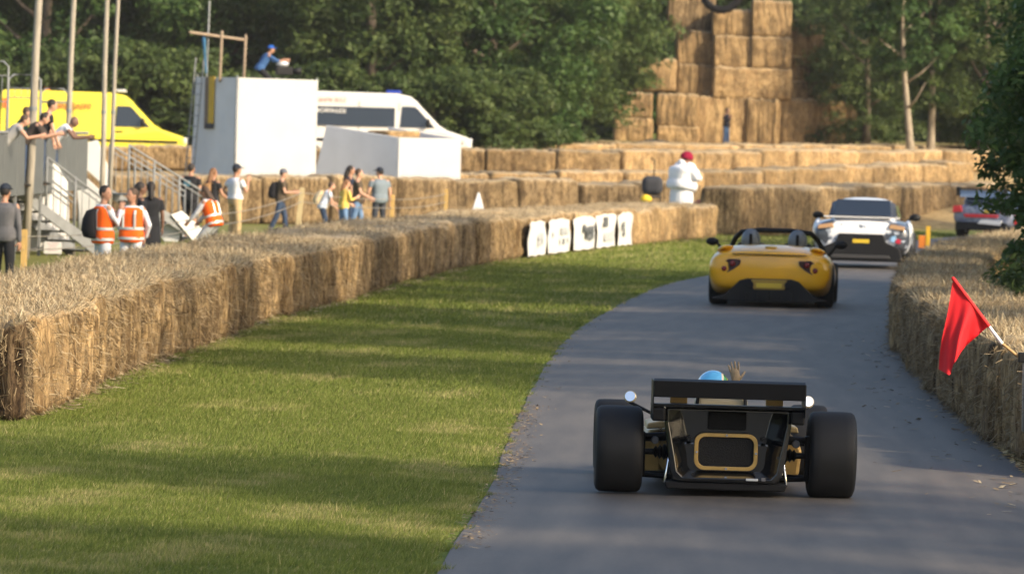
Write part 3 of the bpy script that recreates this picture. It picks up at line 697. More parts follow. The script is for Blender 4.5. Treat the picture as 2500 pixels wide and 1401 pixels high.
    for x, z in ((-.30, .43), (.30, .43), (-.265, .16)): MB().lathe([(-.30, .018), (-.20, .018)], 12, 'y', (x * .93, 0, z)).build('cooling_hole', SATB, car)
    # floor and diffuser
    MB().rings([[Vector(q) for q in ((-.44, y, .055), (.44, y, .055), (.46, y, .11), (-.46, y, .11))] for y in (-.34, .5, 2.6)]).build('floor_tray', SATB, car, bevel=.01)
    # wing: upper blade, lower blade with side boxes, struts
    wz = MB(); wz.rings([[Vector((x, yy, z)) for yy, z in ((-.50, .742), (-.512, .865), (-.44, .880), (-.10, .815), (-.10, .795), (-.40, .765))] for x in (-.565, .565)]); wz.build('wing_blade', SATB, car, bevel=.006)
    wz = MB(); wz.rings([[Vector((x, yy, z)) for yy, z in ((-.42, .668), (-.42, .690), (-.05, .680), (-.05, .662))] for x in (-.572, .572)]); wz.build('wing_blade', SATB, car, bevel=.004)
    for sx in (-1, 1):
        MB().box((sx * .52, -.22, .61), (.10, .40, .10)).build('wing_end_box', SATB, car, bevel=.015)
        MB().box((sx * .566, -.28, .74), (.008, .42, .25)).build('wing_end_plate', SATB, car, bevel=.003)
        MB().box((sx * .36, -.03, .735), (.13, .04, .11)).build('gold_wing_mount', GOLD, car, bevel=.006)
        # suspension, driveshaft, uprights
        s_ = MB(); s_.tube([(sx * .40, -.05, .44), (sx * .66, 0, .42)], .026, 8); s_.tube([(sx * .42, .28, .40), (sx * .66, 0, .40)], .02, 8); s_.build('upper_arm', SATB, car, smooth=True)
        s_ = MB(); s_.tube([(sx * .38, -.08, .13), (sx * .68, 0, .14)], .02, 8); s_.tube([(sx * .40, .4, .13), (sx * .68, .02, .14)], .02, 8); s_.build('lower_arm', SATB, car, smooth=True)
        prof = [(0, .035)] + [(.03 + .016 * k, .075 - .004 * k if k % 2 else .055 - .004 * k) for k in range(9)] + [(.30, .022)]
        MB().lathe([(sx * (.38 + h), r) for h, r in prof], 16, 'x', (0, 0, .31)).build('driveshaft_gaiter', SATB, car)
        MB().rings([[Vector((sx * x, y, z)) for x, z in ((.60, .12), (.64, .12), (.64, .46), (.60, .46))] for y in (-.05, .05)]).build('upright', SATB, car, bevel=.01)
        MB().lathe([(-.09, .026), (-.07, .03), (.0, .03)], 14, 'y', (sx * .53, 0, .40)).build('hub_bush', mat('dull_steel', (.10, .10, .11), .5, metal=.6), car)
        MB().tube([(sx * .455, -.24, .10), (sx * .43, -.22, .28)], .012, 8).build('spring_link', CHR, car, smooth=True)
        s_ = MB(); s_.tube([(sx * .36, YF - .2, .32), (sx * .66, YF, .36)], .016, 7); s_.tube([(sx * .36, YF + .1, .15), (sx * .66, YF, .16)], .016, 7); s_.build('front_arm', CHR, car, smooth=True)
        # mirrors on stalks, at the cockpit
        mx, mz = (-.68, .655) if sx < 0 else (.705, .655)
        MB().tube([(sx * .44, 1.3, .50), (mx * .84, 1.38, .56), (mx, 1.42, mz - .045)], .013, 8).build('mirror_stalk', SATB, car, smooth=True)
        k = MB().lathe([(-.002, .047), (.02, .049), (.06, .040), (.085, .018)], 20, 'y').build('mirror', mat('mirror_shell', (.62, .52, .33), .3, metal=.5), car, smooth=True)
        k.location = (mx, 1.42, mz); k.rotation_euler = (R(-14), 0, R(8) * sx)
        MB().lathe([(-.010, .040), (-.003, .042)], 20, 'y').build('mirror_glass', CHR, k)
    # cockpit surround, roll hoop, nose wing
    MB().rings([[Vector((x, y, z)) for x, z in ((-.22, .48), (.22, .48), (.20, .715), (-.20, .715))] for y in (.80, .92)]).build('head_fairing', mat('fairing_cream', (.40, .33, .20), .4), car, bevel=.05, seg=3)
    MB().tube([(-.2, .8, .5), (-.18, .78, .70), (0, .77, .735), (.18, .78, .70), (.2, .8, .5)], .016, 8).build('roll_hoop', SATB, car, smooth=True)
    MB().rings([[Vector((x, y, z)) for y, z in ((2.9, .16), (3.3, .10), (3.3, .12), (2.9, .20))] for x in (-.75, .75)]).build('nose_wing', GOLD, car, bevel=.006)
    MB().rings([[Vector((x, y, z)) for x, z in ((-.26, .5), (.26, .5), (.2, .60), (-.2, .60))] for y in (1.62, 1.72)]).build('windscreen', mat('tinted_screen', (.05, .05, .05), .1, alpha=.6), car, bevel=.02)
    return car, p
RCAR, RP = racing_car()

# ------------------------------------------------------------------ road cars
def loft_car(parent, name, st, m, sub=2):
    rings = []
    for y, half in st:
        r = [Vector((x, y, z)) for x, z in half] + [Vector((-x, y, z)) for x, z in half[::-1] if x > 1e-6]
        rings.append(r)
    o = MB().rings(rings).build(name, m, parent, smooth=True, sub=sub)
    return o
def panel(parent, name, poly, y0, y1, m, bevel=.008):
    """flat piece seen from behind: poly in (x, z)"""
    return MB().prism(poly, lambda x, z: Vector((x, y0(x, z) if callable(y0) else y0, z)), lambda x, z: Vector((x, y1(x, z) if callable(y1) else y1, z))).build(name, m, parent, bevel=bevel)
YEL = mat('yellow_paint', (.74, .38, .006), .3, coat=.7, var=.04, scale=2)
BLP = mat('black_plastic', (.008, .0085, .010), .55, spec=.25)
GLS = mat('dark_glass', (.015, .02, .028), .06, spec=.8)
SILV = mat('silver_trim', (.15, .17, .19), .4, metal=.3)
REDL = mat('tail_lamp_red', (.035, .010, .012), .3, coat=.3)
RIMM = mat('alloy_rim', (.2, .2, .21), .35, metal=.8)
def yellow_car():
    p = G(1876, 756); p.z = road_z(p.x, p.y)
    c = thing('sports_car', 'yellow open-top sports car with silver headrests driving away', 'car', p, R(-5))
    S = .97
    st = [(0.0, [(0, .34), (.55, .33), (.80, .36), (.90, .56), (.86, .78), (.52, .85), (0, .86)]),
          (.10, [(0, .26), (.62, .25), (.90, .30), (.965, .56), (.93, .82), (.56, .89), (0, .90)]),
          (.45, [(0, .15), (.78, .15), (.95, .24), (.975, .58), (.94, .86), (.60, .97), (0, .99)]),
          (1.0, [(0, .13), (.80, .13), (.95, .22), (.975, .60), (.92, .86), (.62, 1.0), (0, 1.0)]),
          (1.45, [(0, .13), (.80, .13), (.94, .22), (.96, .60), (.90, .85), (.64, .95), (0, .93)]),
          (1.62, [(0, .13), (.80, .13), (.93, .22), (.95, .60), (.89, .84), (.66, .80), (0, .74)]),
          (2.5, [(0, .13), (.80, .13), (.93, .22), (.95, .58), (.88, .80), (.64, .77), (0, .74)]),
          (2.75, [(0, .13), (.80, .13), (.93, .22), (.96, .56), (.88, .79), (.62, .80), (0, .82)]),
          (3.6, [(0, .13), (.78, .13), (.94, .22), (.97, .48), (.90, .68), (.55, .65), (0, .64)]),
          (4.35, [(0, .15), (.60, .15), (.80, .22), (.88, .36), (.78, .48), (.45, .48), (0, .47)])]
    c.scale = (1.03, 1, 1.0)
    loft_car(c, 'body', st, YEL)
    for sx in (-1, 1):
        wheel(c, sx * .83, .95, .345, .30, RIMM); wheel(c, sx * .83, 3.55, .335, .26, RIMM)
        # tail lamps: big dark slanted clusters
        lp = [(sx * x, z) for x, z in ((.45, .755), (.64, .76), (.76, .70), (.815, .60), (.80, .52), (.70, .505), (.55, .60), (.46, .68))]
        o = panel(c, 'tail_lamp', lp, lambda x, z: -.02 + .55 * max(0, abs(x) - .5) ** 1.6, .25, REDL, .02)
        for px, pz in ((.58, .685), (.71, .60)): MB().lathe([(-.02, .035), (-.012, .045), (.02, .045)], 18, 'y', (sx * px, -.01 + .55 * max(0, px - .5) ** 1.6, pz)).build('lamp_ring', mat('lamp_glow_red', (.16, .012, .012), .25), o, smooth=True)
        # lower bumper lobes
        MB().lathe([(-.06, .05), (-.06, .06), (.2, .06)], 16, 'y', (sx * .30, .0, .36)).build('exhaust_pipe', BLP, c, smooth=True)
        # headrest humps and seats
        h = MB().ell((sx * .37, 1.52, 1.04), (.155, .10, .19), 16, 9).build('headrest', SILV, c, smooth=True)
        MB().box((sx * .37, 1.42, 1.02), (.05, .04, .26)).build('headrest_stripe', BLP, h, bevel=.015)
        MB().box((sx * .37, 1.72, .72), (.46, .14, .56)).build('seat', BLP, c, bevel=.05)
        MB().tube([(sx * .84, 2.55, .82), (sx * .95, 2.5, .96)], .022, 7).build('mirror_arm', BLP, c, smooth=True)
        MB().ell((sx * 1.03, 2.48, .985), (.105, .06, .068), 14, 8).build('door_mirror', BLP, c, smooth=True)
        MB().ell((sx * .72, .62, .90), (.14, .45, .05), 14, 8, Euler((R(-6), sx * R(14), 0)).to_matrix()).build('haunch_trim', YEL, c, smooth=True)
    # dark arch of the diffuser, with the yellow plate recess
    panel(c, 'diffuser', [(-.90, .12), (-.72, .17), (-.58, .30), (-.46, .42), (-.34, .455), (.34, .455), (.46, .42), (.58, .30), (.72, .17), (.90, .12), (.60, .08), (-.60, .08)], -.03, .45, BLP, .015)
    panel(c, 'plate_recess', [(-.24, .28), (.24, .28), (.28, .44), (-.28, .44)], -.045, .0, mat('yellow_shadow_recess', (.30, .19, .02), .4), .01)  # shade of the recess put into a darker yellow
    panel(c, 'number_plate', [(-.20, .31), (.20, .31), (.20, .385), (-.20, .385)], -.055, -.04, mat('plate_yellow', (.55, .40, .03), .4), .003)
    panel(c, 'deck_lip_shade', [(-.60, .835), (.60, .835), (.58, .85), (-.58, .85)], -.012, .02, BLP, .003)  # dark strip drawn for the shade line under the deck lip
    for k in range(5): MB().box((-.36 + .18 * k, -.02, .16), (.015, .18, .13)).build('diffuser_fin', BLP, c)
    # windscreen hoop, glass, engine deck vents
    MB().tube([(-.78, 2.75, .80), (-.66, 2.45, 1.05), (-.56, 2.25, 1.16), (-.25, 2.18, 1.20), (.25, 2.18, 1.20), (.56, 2.25, 1.16), (.66, 2.45, 1.05), (.78, 2.75, .80)], .042, 9).build('windscreen_frame', BLP, c, smooth=True)
    MB().add([(-.74, 2.73, .81), (.74, 2.73, .81), (.56, 2.26, 1.15), (-.56, 2.26, 1.15)], [(0, 1, 2, 3)]).build('windscreen', mat('clear_screen', (.6, .7, .7), .03, trans=.0, alpha=.14), c)
    MB().box((0, 2.55, .80), (1.2, .3, .14)).build('dashboard', BLP, c, bevel=.05)
    MB().ell((0, .32, .955), (.10, .05, .02), 12, 7).build('deck_badge', mat('badge_gold', (.45, .32, .10), .4), c, smooth=True)
    # driver and passenger heads are built as persons below
    return c
YCAR = yellow_car()
WHT = mat('white_paint', (.74, .76, .80), .3, coat=.6, var=.03, scale=3)
def livery():
    m = mat('white_livery', (.74, .76, .80), .3, coat=.6); L = m.node_tree.links.new; b = m.node_tree.nodes['Principled BSDF']
    tc = N(m, 'ShaderNodeTexCoord'); nz = N(m, 'ShaderNodeTexNoise'); nz.inputs['Scale'].default_value = 4.2; nz.inputs['Detail'].default_value = 2; L(tc.outputs['Object'], nz.inputs['Vector'])
    sp = N(m, 'ShaderNodeSeparateXYZ'); L(tc.outputs['Object'], sp.inputs[0]); ab = N(m, 'ShaderNodeMath', operation='ABSOLUTE'); L(sp.outputs['X'], ab.inputs[0])
    mr = N(m, 'ShaderNodeMapRange'); mr.inputs[1].default_value = .45; mr.inputs[2].default_value = .75; mr.inputs[3].default_value = -.12; mr.inputs[4].default_value = .06; L(ab.outputs[0], mr.inputs[0])
    ad = N(m, 'ShaderNodeMath', operation='ADD'); L(nz.outputs['Fac'], ad.inputs[0]); L(mr.outputs[0], ad.inputs[1])
    rp = N(m, 'ShaderNodeValToRGB'); rp.color_ramp.interpolation = 'CONSTANT'; e = rp.color_ramp.elements; e[0].color = (.72, .74, .78, 1); e[1].position = .47; e[1].color = (.33, .38, .46, 1); q = e.new(.535); q.color = (.05, .06, .08, 1)
    L(ad.outputs[0], rp.inputs[0]); L(rp.outputs[0], b.inputs['Base Color']); return m
LIV = livery()
def white_car():
    p = G(2100, 660); p.z = road_z(p.x, p.y)
    c = thing('coupe', 'white wide-bodied race coupe with a dark rear window and black bumper', 'car', p, R(-6))
    st = [(0.0, [(0, .42), (.62, .42), (.86, .46), (.93, .62), (.88, .80), (.5, .92), (0, .94)]),
          (.12, [(0, .34), (.7, .34), (.94, .40), (1.0, .64), (.95, .86), (.54, .96), (0, .98)]),
          (.5, [(0, .2), (.80, .2), (1.0, .30), (1.03, .66), (.99, .92), (.60, .97), (0, .98)]),
          (1.2, [(0, .16), (.80, .16), (1.0, .28), (1.03, .66), (.96, .93), (.66, .96), (0, .95)]),
          (2.6, [(0, .16), (.80, .16), (.94, .26), (.96, .60), (.90, .90), (.66, .93), (0, .93)]),
          (3.5, [(0, .16), (.80, .16), (1.0, .26), (1.02, .56), (.92, .82), (.60, .82), (0, .82)]),
          (4.35, [(0, .2), (.60, .2), (.80, .28), (.86, .44), (.74, .62), (.45, .64), (0, .64)])]
    loft_car(c, 'body', st, LIV)
    gh = [(.35, [(0, .93), (.64, .93), (.66, .94), (.60, .97), (.4, .98), (0, .985)]),
          (.95, [(0, .93), (.68, .93), (.70, .98), (.63, 1.24), (.45, 1.32), (0, 1.34)]),
          (1.7, [(0, .93), (.70, .93), (.72, .98), (.64, 1.30), (.46, 1.39), (0, 1.41)]),
          (2.4, [(0, .93), (.70, .93), (.72, .98), (.62, 1.26), (.44, 1.34), (0, 1.36)]),
          (3.1, [(0, .90), (.66, .90), (.68, .92), (.60, .95), (.4, .96), (0, .96)])]
    loft_car(c, 'cabin', gh, WHT, 1)
    # rear screen with a sill, dark side quarter windows
    n = Vector((0, -.36, .6)).normalized()
    MB().add([(-.60, .24, 1.00), (.60, .24, 1.00), (.55, .80, 1.345), (-.55, .80, 1.345), (-.57, .36, .97), (.57, .36, .97), (.52, 1.0, 1.27), (-.52, 1.0, 1.27)], [(0, 1, 2, 3), (7, 6, 5, 4), (0, 4, 5, 1), (1, 5, 6, 2), (2, 6, 7, 3), (3, 7, 4, 0)]).build('rear_screen', mat('screen_glass', (.02, .03, .05), .2, spec=.25), c, bevel=.01)
    MB().box((0, .30, 1.0), (1.10, .16, .07)).build('parcel_shelf', BLP, c, bevel=.02)
    for sx in (-1, 1):
        MB().add([(sx * .715, 1.0, .98), (sx * .725, 2.5, .98), (sx * .655, 2.35, 1.24), (sx * .655, 1.15, 1.22)], [(0, 1, 2, 3)]).build('side_window', GLS, c)
        panel(c, 'tail_lamp', [(sx * .56, .80), (sx * .90, .76), (sx * .88, .84), (sx * .60, .88)], -.025, .1, mat('lamp_amber', (.42, .26, .14), .3), .006)
        wheel(c, sx * .88, .85, .34, .28, RIMM); wheel(c, sx * .88, 3.5, .34, .26, RIMM)
        MB().ell((sx * 1.02, 2.45, 1.0), (.12, .07, .075), 12, 7).build('door_mirror', BLP, c, smooth=True)
        MB().tube([(sx * .88, 2.5, .95), (sx * .98, 2.47, .99)], .025, 6).build('mirror_arm', BLP, c, smooth=True)
        MB().ell((sx * .93, .85, .66), (.12, .52, .30), 16, 9).build('wheel_arch_flare', LIV, c, smooth=True)
    panel(c, 'rear_bumper', [(-.86, .14), (-.80, .40), (-.52, .52), (-.46, .68), (.46, .68), (.52, .52), (.80, .40), (.86, .14)], -.05, .5, BLP, .02)
    panel(c, 'diffuser_lip', [(-.62, .20), (.62, .20), (.58, .27), (-.58, .27)], -.085, -.02, mat('lip_grey', (.03, .03, .032), .6), .01)
    panel(c, 'number_plate', [(-.17, .50), (.17, .50), (.17, .575), (-.17, .575)], -.062, -.045, mat('plate_yellow', (.55, .40, .03), .4), .003)
    MB().rings([[Vector((x, y, z)) for y, z in ((-.02, .99), (.14, .985), (.14, 1.005), (-.03, 1.02))] for x in (-.78, .78)]).build('boot_spoiler', WHT, c, bevel=.006)
    c.scale = (1.04, 1, 1.09)
    DKL = mat('livery_dark', (.03, .035, .045), .4)
    for sx in (-1, 1):
        MB().add([(sx * .58, .33, 1.0), (sx * .70, .45, 1.0), (sx * .66, .95, 1.27), (sx * .55, .84, 1.325)], [(0, 1, 2, 3)]).build('pillar_patch', DKL, c)
    # painted flashes on the right flank and bumper corner
    panel(c, 'red_flash', [(.70, .52), (.80, .50), (.82, .58), (.74, .60)], -.02, .1, mat('flash_red', (.45, .02, .05), .4), .004)
    panel(c, 'blue_flash', [(.60, .55), (.68, .52), (.72, .66), (.62, .64)], -.024, .1, mat('flash_blue', (.25, .45, .70), .4), .004)
    panel(c, 'orange_sticker', [(.27, .985), (.34, .985), (.34, 1.03), (.27, 1.03)], .40, .45, mat('sticker_orange', (.6, .13, .02), .5), .003)
    return c
WCAR = white_car()
def rally_car():
    p = G(2394, 583); p.z = road_z(p.x, p.y)
    c = thing('rally_car', 'blue, red and white rally car with a big rear wing, half hidden by the hedge', 'car', p, R(-24))
    BLU = mat('rally_blue', (.085, .13, .27), .35, coat=.5, var=.4, scale=4, var2=(.34, .38, .48))
    RED = mat('rally_red', (.55, .035, .045), .4)
    st = [(0.0, [(0, .40), (.6, .40), (.82, .42), (.90, .62), (.88, .86), (.5, .96), (0, .98)]),
          (.15, [(0, .3), (.7, .3), (.90, .36), (.95, .64), (.92, .90), (.56, 1.0), (0, 1.0)]),
          (1.0, [(0, .2), (.8, .2), (.94, .3), (.96, .66), (.92, .92), (.66, .96), (0, .96)]),
          (2.8, [(0, .2), (.8, .2), (.92, .3), (.94, .62), (.88, .90), (.66, .92), (0, .92)]),
          (3.9, [(0, .24), (.6, .24), (.80, .3), (.86, .5), (.76, .72), (.45, .76), (0, .76)])]
    loft_car(c, 'body', st, BLU)
    loft_car(c, 'cabin', [(.10, [(0, .93), (.68, .93), (.70, .98), (.62, 1.2), (.45, 1.26), (0, 1.27)]), (.5, [(0, .93), (.70, .93), (.72, .98), (.62, 1.34), (.45, 1.40), (0, 1.41)]), (1.9, [(0, .93), (.72, .93), (.74, .98), (.62, 1.34), (.45, 1.42), (0, 1.43)]), (3.0, [(0, .9), (.68, .9), (.70, .92), (.62, .96), (.4, .97), (0, .97)])], BLU, 1)
    panel(c, 'rear_screen', [(-.52, 1.02), (.52, 1.02), (.48, 1.24), (-.48, 1.24)], lambda x, z: .02 + (z - 1.0) * .25, .25, GLS, .01)
    MB().box((0, .02, 1.44), (1.44, .34, .035)).build('wing_blade', BLP, c, bevel=.01)
    MB().box((0, -.06, 1.30), (1.30, .05, .22)).build('wing_panel', mat('wing_blue', (.22, .32, .52), .35, coat=.5), c, bevel=.01)
    for sx in (-1, 1):
        MB().box((sx * .73, .02, 1.36), (.03, .38, .26)).build('wing_end_plate', BLP, c, bevel=.01)
        panel(c, 'tail_lamp', [(sx * .60, .76), (sx * .90, .72), (sx * .88, .92), (sx * .64, .94)], -.03, .1, RED, .01)
        wheel(c, sx * .84, .75, .33, .26, mat('rim_white', (.6, .6, .62), .4)); wheel(c, sx * .84, 3.2, .33, .26, MATS['rim_white'])
        MB().ell((sx * .90, .75, .60), (.10, .48, .28), 14, 8).build('wheel_arch_flare', RED, c, smooth=True)
        MB().ell((sx * 1.0, 2.3, 1.02), (.12, .06, .07), 12, 7).build('door_mirror', RED, c, smooth=True)
    panel(c, 'red_band', [(-.50, .60), (.50, .60), (.56, .70), (-.56, .70)], -.035, .1, RED, .006)
    panel(c, 'rear_bumper', [(-.80, .22), (.80, .22), (.76, .46), (-.76, .46)], -.05, .4, BLP, .02)
    panel(c, 'white_flash', [(-.1, .42), (.62, .38), (.66, .52), (0, .54)], -.06, .1, mat('flash_white', (.7, .72, .75), .4), .006)
    panel(c, 'number_plate', [(.10, .74), (.40, .74), (.40, .83), (.10, .83)], -.03, .05, mat('plate_yellow', (.55, .40, .03), .4), .003)
rally_car()

# ------------------------------------------------------------------ vans behind the straw bank
def van(name, label, p, rz, m, length, sgn=1):
    """nose points to +x; side facing -y is what the photograph shows"""
    v = thing(name, label, 'van', p, rz)
    prof = [(0, .35), (length, .35), (length, .75), (length - .12, 1.02), (length - .95, 1.28), (length - 1.15, 1.42), (length - 1.95, 2.22), (length - 2.25, 2.45), (length - 2.7, 2.54), (.15, 2.56), (.03, 2.45)]
    def sec(x, z, s): 
        t = max(0, (z - 1.25) / 1.3); return Vector((x, s * (1.0 - .14 * t), z))
    MB().prism(prof, lambda x, z: sec(x, z, -1), lambda x, z: sec(x, z, 1)).build('body', m, v, bevel=.10, seg=3)
    def side(name_, poly, mm, off=.012, par=v):
        n = len(poly); a = [sec(x, z, -1) + Vector((0, -off, 0)) for x, z in poly]; b = [q + Vector((0, .05, 0)) for q in a]
        return MB().add(a + b, [tuple(range(n)), tuple(range(n, 2 * n))[::-1]] + [(i, (i + 1) % n, (i + 1) % n + n, i + n) for i in range(n)]).build(name_, mm, par)
    L_ = length
    side('door_window', [(L_ - 2.55, 1.34), (L_ - 1.30, 1.34), (L_ - 1.95, 2.02), (L_ - 2.05, 2.08), (L_ - 2.50, 2.08)], GLS)
    for x in (.95, L_ - .95):
        for s in (-1, 1):
            t = MB().lathe([(-.1, .2), (-.11, .30), (-.08, .335), (.08, .335), (.11, .30), (.1, .2)], 24, 'y', (x, s * .9, .335)); o = t.build('wheel', RUB, v, smooth=True)
            MB().lathe([(-.09, .21), (-.06, .05), (.06, .05), (.09, .21)], 20, 'y', (x, s * .9, .335)).build('hub_cap', RIMM, o, smooth=True)
    SEAM = mat('shut_line', (.06, .06, .06), .7)
    for x in (L_ - 2.62, L_ - 1.22, L_ - 4.05, .25): side('door_seam', [(x, .55), (x + .022, .55), (x + .022, 2.2 if x < L_ - 2 else 1.3), (x, 2.2 if x < L_ - 2 else 1.3)], SEAM, .004)
    side('side_rub_strip', [(.3, .78), (L_ - .3, .78), (L_ - .3, .88), (.3, .88)], BLP, .01)
    side('door_handle', [(L_ - 2.5, 1.14), (L_ - 2.25, 1.14), (L_ - 2.25, 1.19), (L_ - 2.5, 1.19)], BLP, .03)
    MB().add([(L_ - 1.08, -.86, 1.44), (L_ - 1.08, .86, 1.44), (L_ - 1.90, .78, 2.24), (L_ - 1.90, -.78, 2.24)], [(0, 1, 2, 3)]).build('windscreen', GLS, v)
    MB().ell((L_ - 1.55, -1.12, 1.5), (.08, .10, .17), 12, 7).build('door_mirror', BLP, v, smooth=True)
    MB().box((L_ - .03, -.72, .9), (.12, .3, .22)).build('headlamp', mat('lamp_clear', (.6, .62, .65), .15), v, bevel=.03)
    return v, side
def text_marks(parent, name, org, ux, uz, w_, h_, n, m, seed=1, nrm=(0, -1, 0), th=.006):
    """unreadable lettering: separate upright strokes in a line"""
    rnd = random.Random(seed); mb = MB(); x = 0; ux, uz, nrm, org = Vector(ux), Vector(uz), Vector(nrm), Vector(org)
    cw = w_ / n
    for i in range(n):
        if rnd.random() < .12: continue
        a = i * cw + cw * .12; b = a + cw * .68
        segs = rnd.sample([((a, 0), (a, 1)), ((b, 0), (b, 1)), ((a, 0), (b, 0)), ((a, 1), (b, 1)), ((a, .5), (b, .5)), ((a, 0), (b, 1))], 4)
        for (x0, z0), (x1, z1) in segs:
            p0, p1 = org + ux * x0 + uz * z0 * h_, org + ux * x1 + uz * z1 * h_; d = (p1 - p0).normalized(); t = d.cross(nrm) * cw * .09
            mb.add([p0 - t, p0 + t, p1 + t, p1 - t, p0 - t + nrm * th, p0 + t + nrm * th, p1 + t + nrm * th, p1 - t + nrm * th], [(0, 1, 2, 3), (7, 6, 5, 4), (0, 4, 5, 1), (1, 5, 6, 2), (2, 6, 7, 3), (3, 7, 4, 0)])
    o = mb.build(name, m, parent); o['kind'] = 'stuff'
    return o
AMB = mat('ambulance_yellow', (.78, .68, .045), .35, coat=.4)
VWH = mat('van_white', (.66, .65, .61), .35, coat=.4)
d_v = 206
p = P(20, 400, d_v); x1 = P(456, 350, d_v).x; p = Vector((x1 - 6.7, d_v, 0)); p.z = hgt(p.x + 3.3, d_v) - .05
amb, sd = van('ambulance', 'bright yellow ambulance van behind the grandstand poles', p, R(1.0), AMB, 6.7)
MB().box((4.3, 0, 2.62), (.32, 1.5, .10)).build('light_bar', mat('lightbar_grey', (.55, .56, .56), .4), amb, bevel=.04)
MB().box((1.65, -.3, 2.60), (.2, .2, .12)).build('beacon', mat('beacon_amber', (.75, .20, .02), .3), amb, bevel=.04)
sd('rear_chevron', [(.12, 1.9), (.35, 1.9), (.35, 2.25), (.12, 2.25)], mat('chevron_orange', (.75, .16, .03), .5))
text_marks(amb, 'ambulance_lettering', (2.0, -1.0 + .045, 1.92), (1, 0, 0), (0, .0, 1), 1.3, .20, 9, mat('lettering_red', (.40, .05, .04), .5), 3)
p = Vector((P(1152, 350, d_v).x - 6.6, d_v, 0)); p.z = hgt(p.x + 3.3, d_v)
vanw, sd = van('minibus', 'white high-roof minibus with dark windows parked behind the white-sheeted blocks', p, R(-1.2), VWH, 6.6)
sd('side_window', [(.9, 1.34), (3.85, 1.34), (3.85, 2.02), (.9, 2.02)], GLS)
sd('side_stripe', [(.1, .95), (.9, .95), (.9, 1.2), (.1, 1.2)], mat('stripe_amber', (.75, .45, .05), .4))
MB().box((3.75, 0, 2.60), (.5, 1.3, .10)).build('light_bar', mat('beacon_blue', (.02, .05, .35), .3), vanw, bevel=.03)
text_marks(vanw, 'van_lettering', (.6, -.895, 2.18), (1, 0, 0), (0, .06, 1), 1.5, .14, 13, mat('lettering_faded_red', (.62, .30, .26), .5), 4)
text_marks(vanw, 'window_lettering', (1.0, -.975, 1.80), (1, 0, 0), (0, .1, 1), 1.1, .14, 11, mat('lettering_white', (.6, .6, .58), .5), 5)

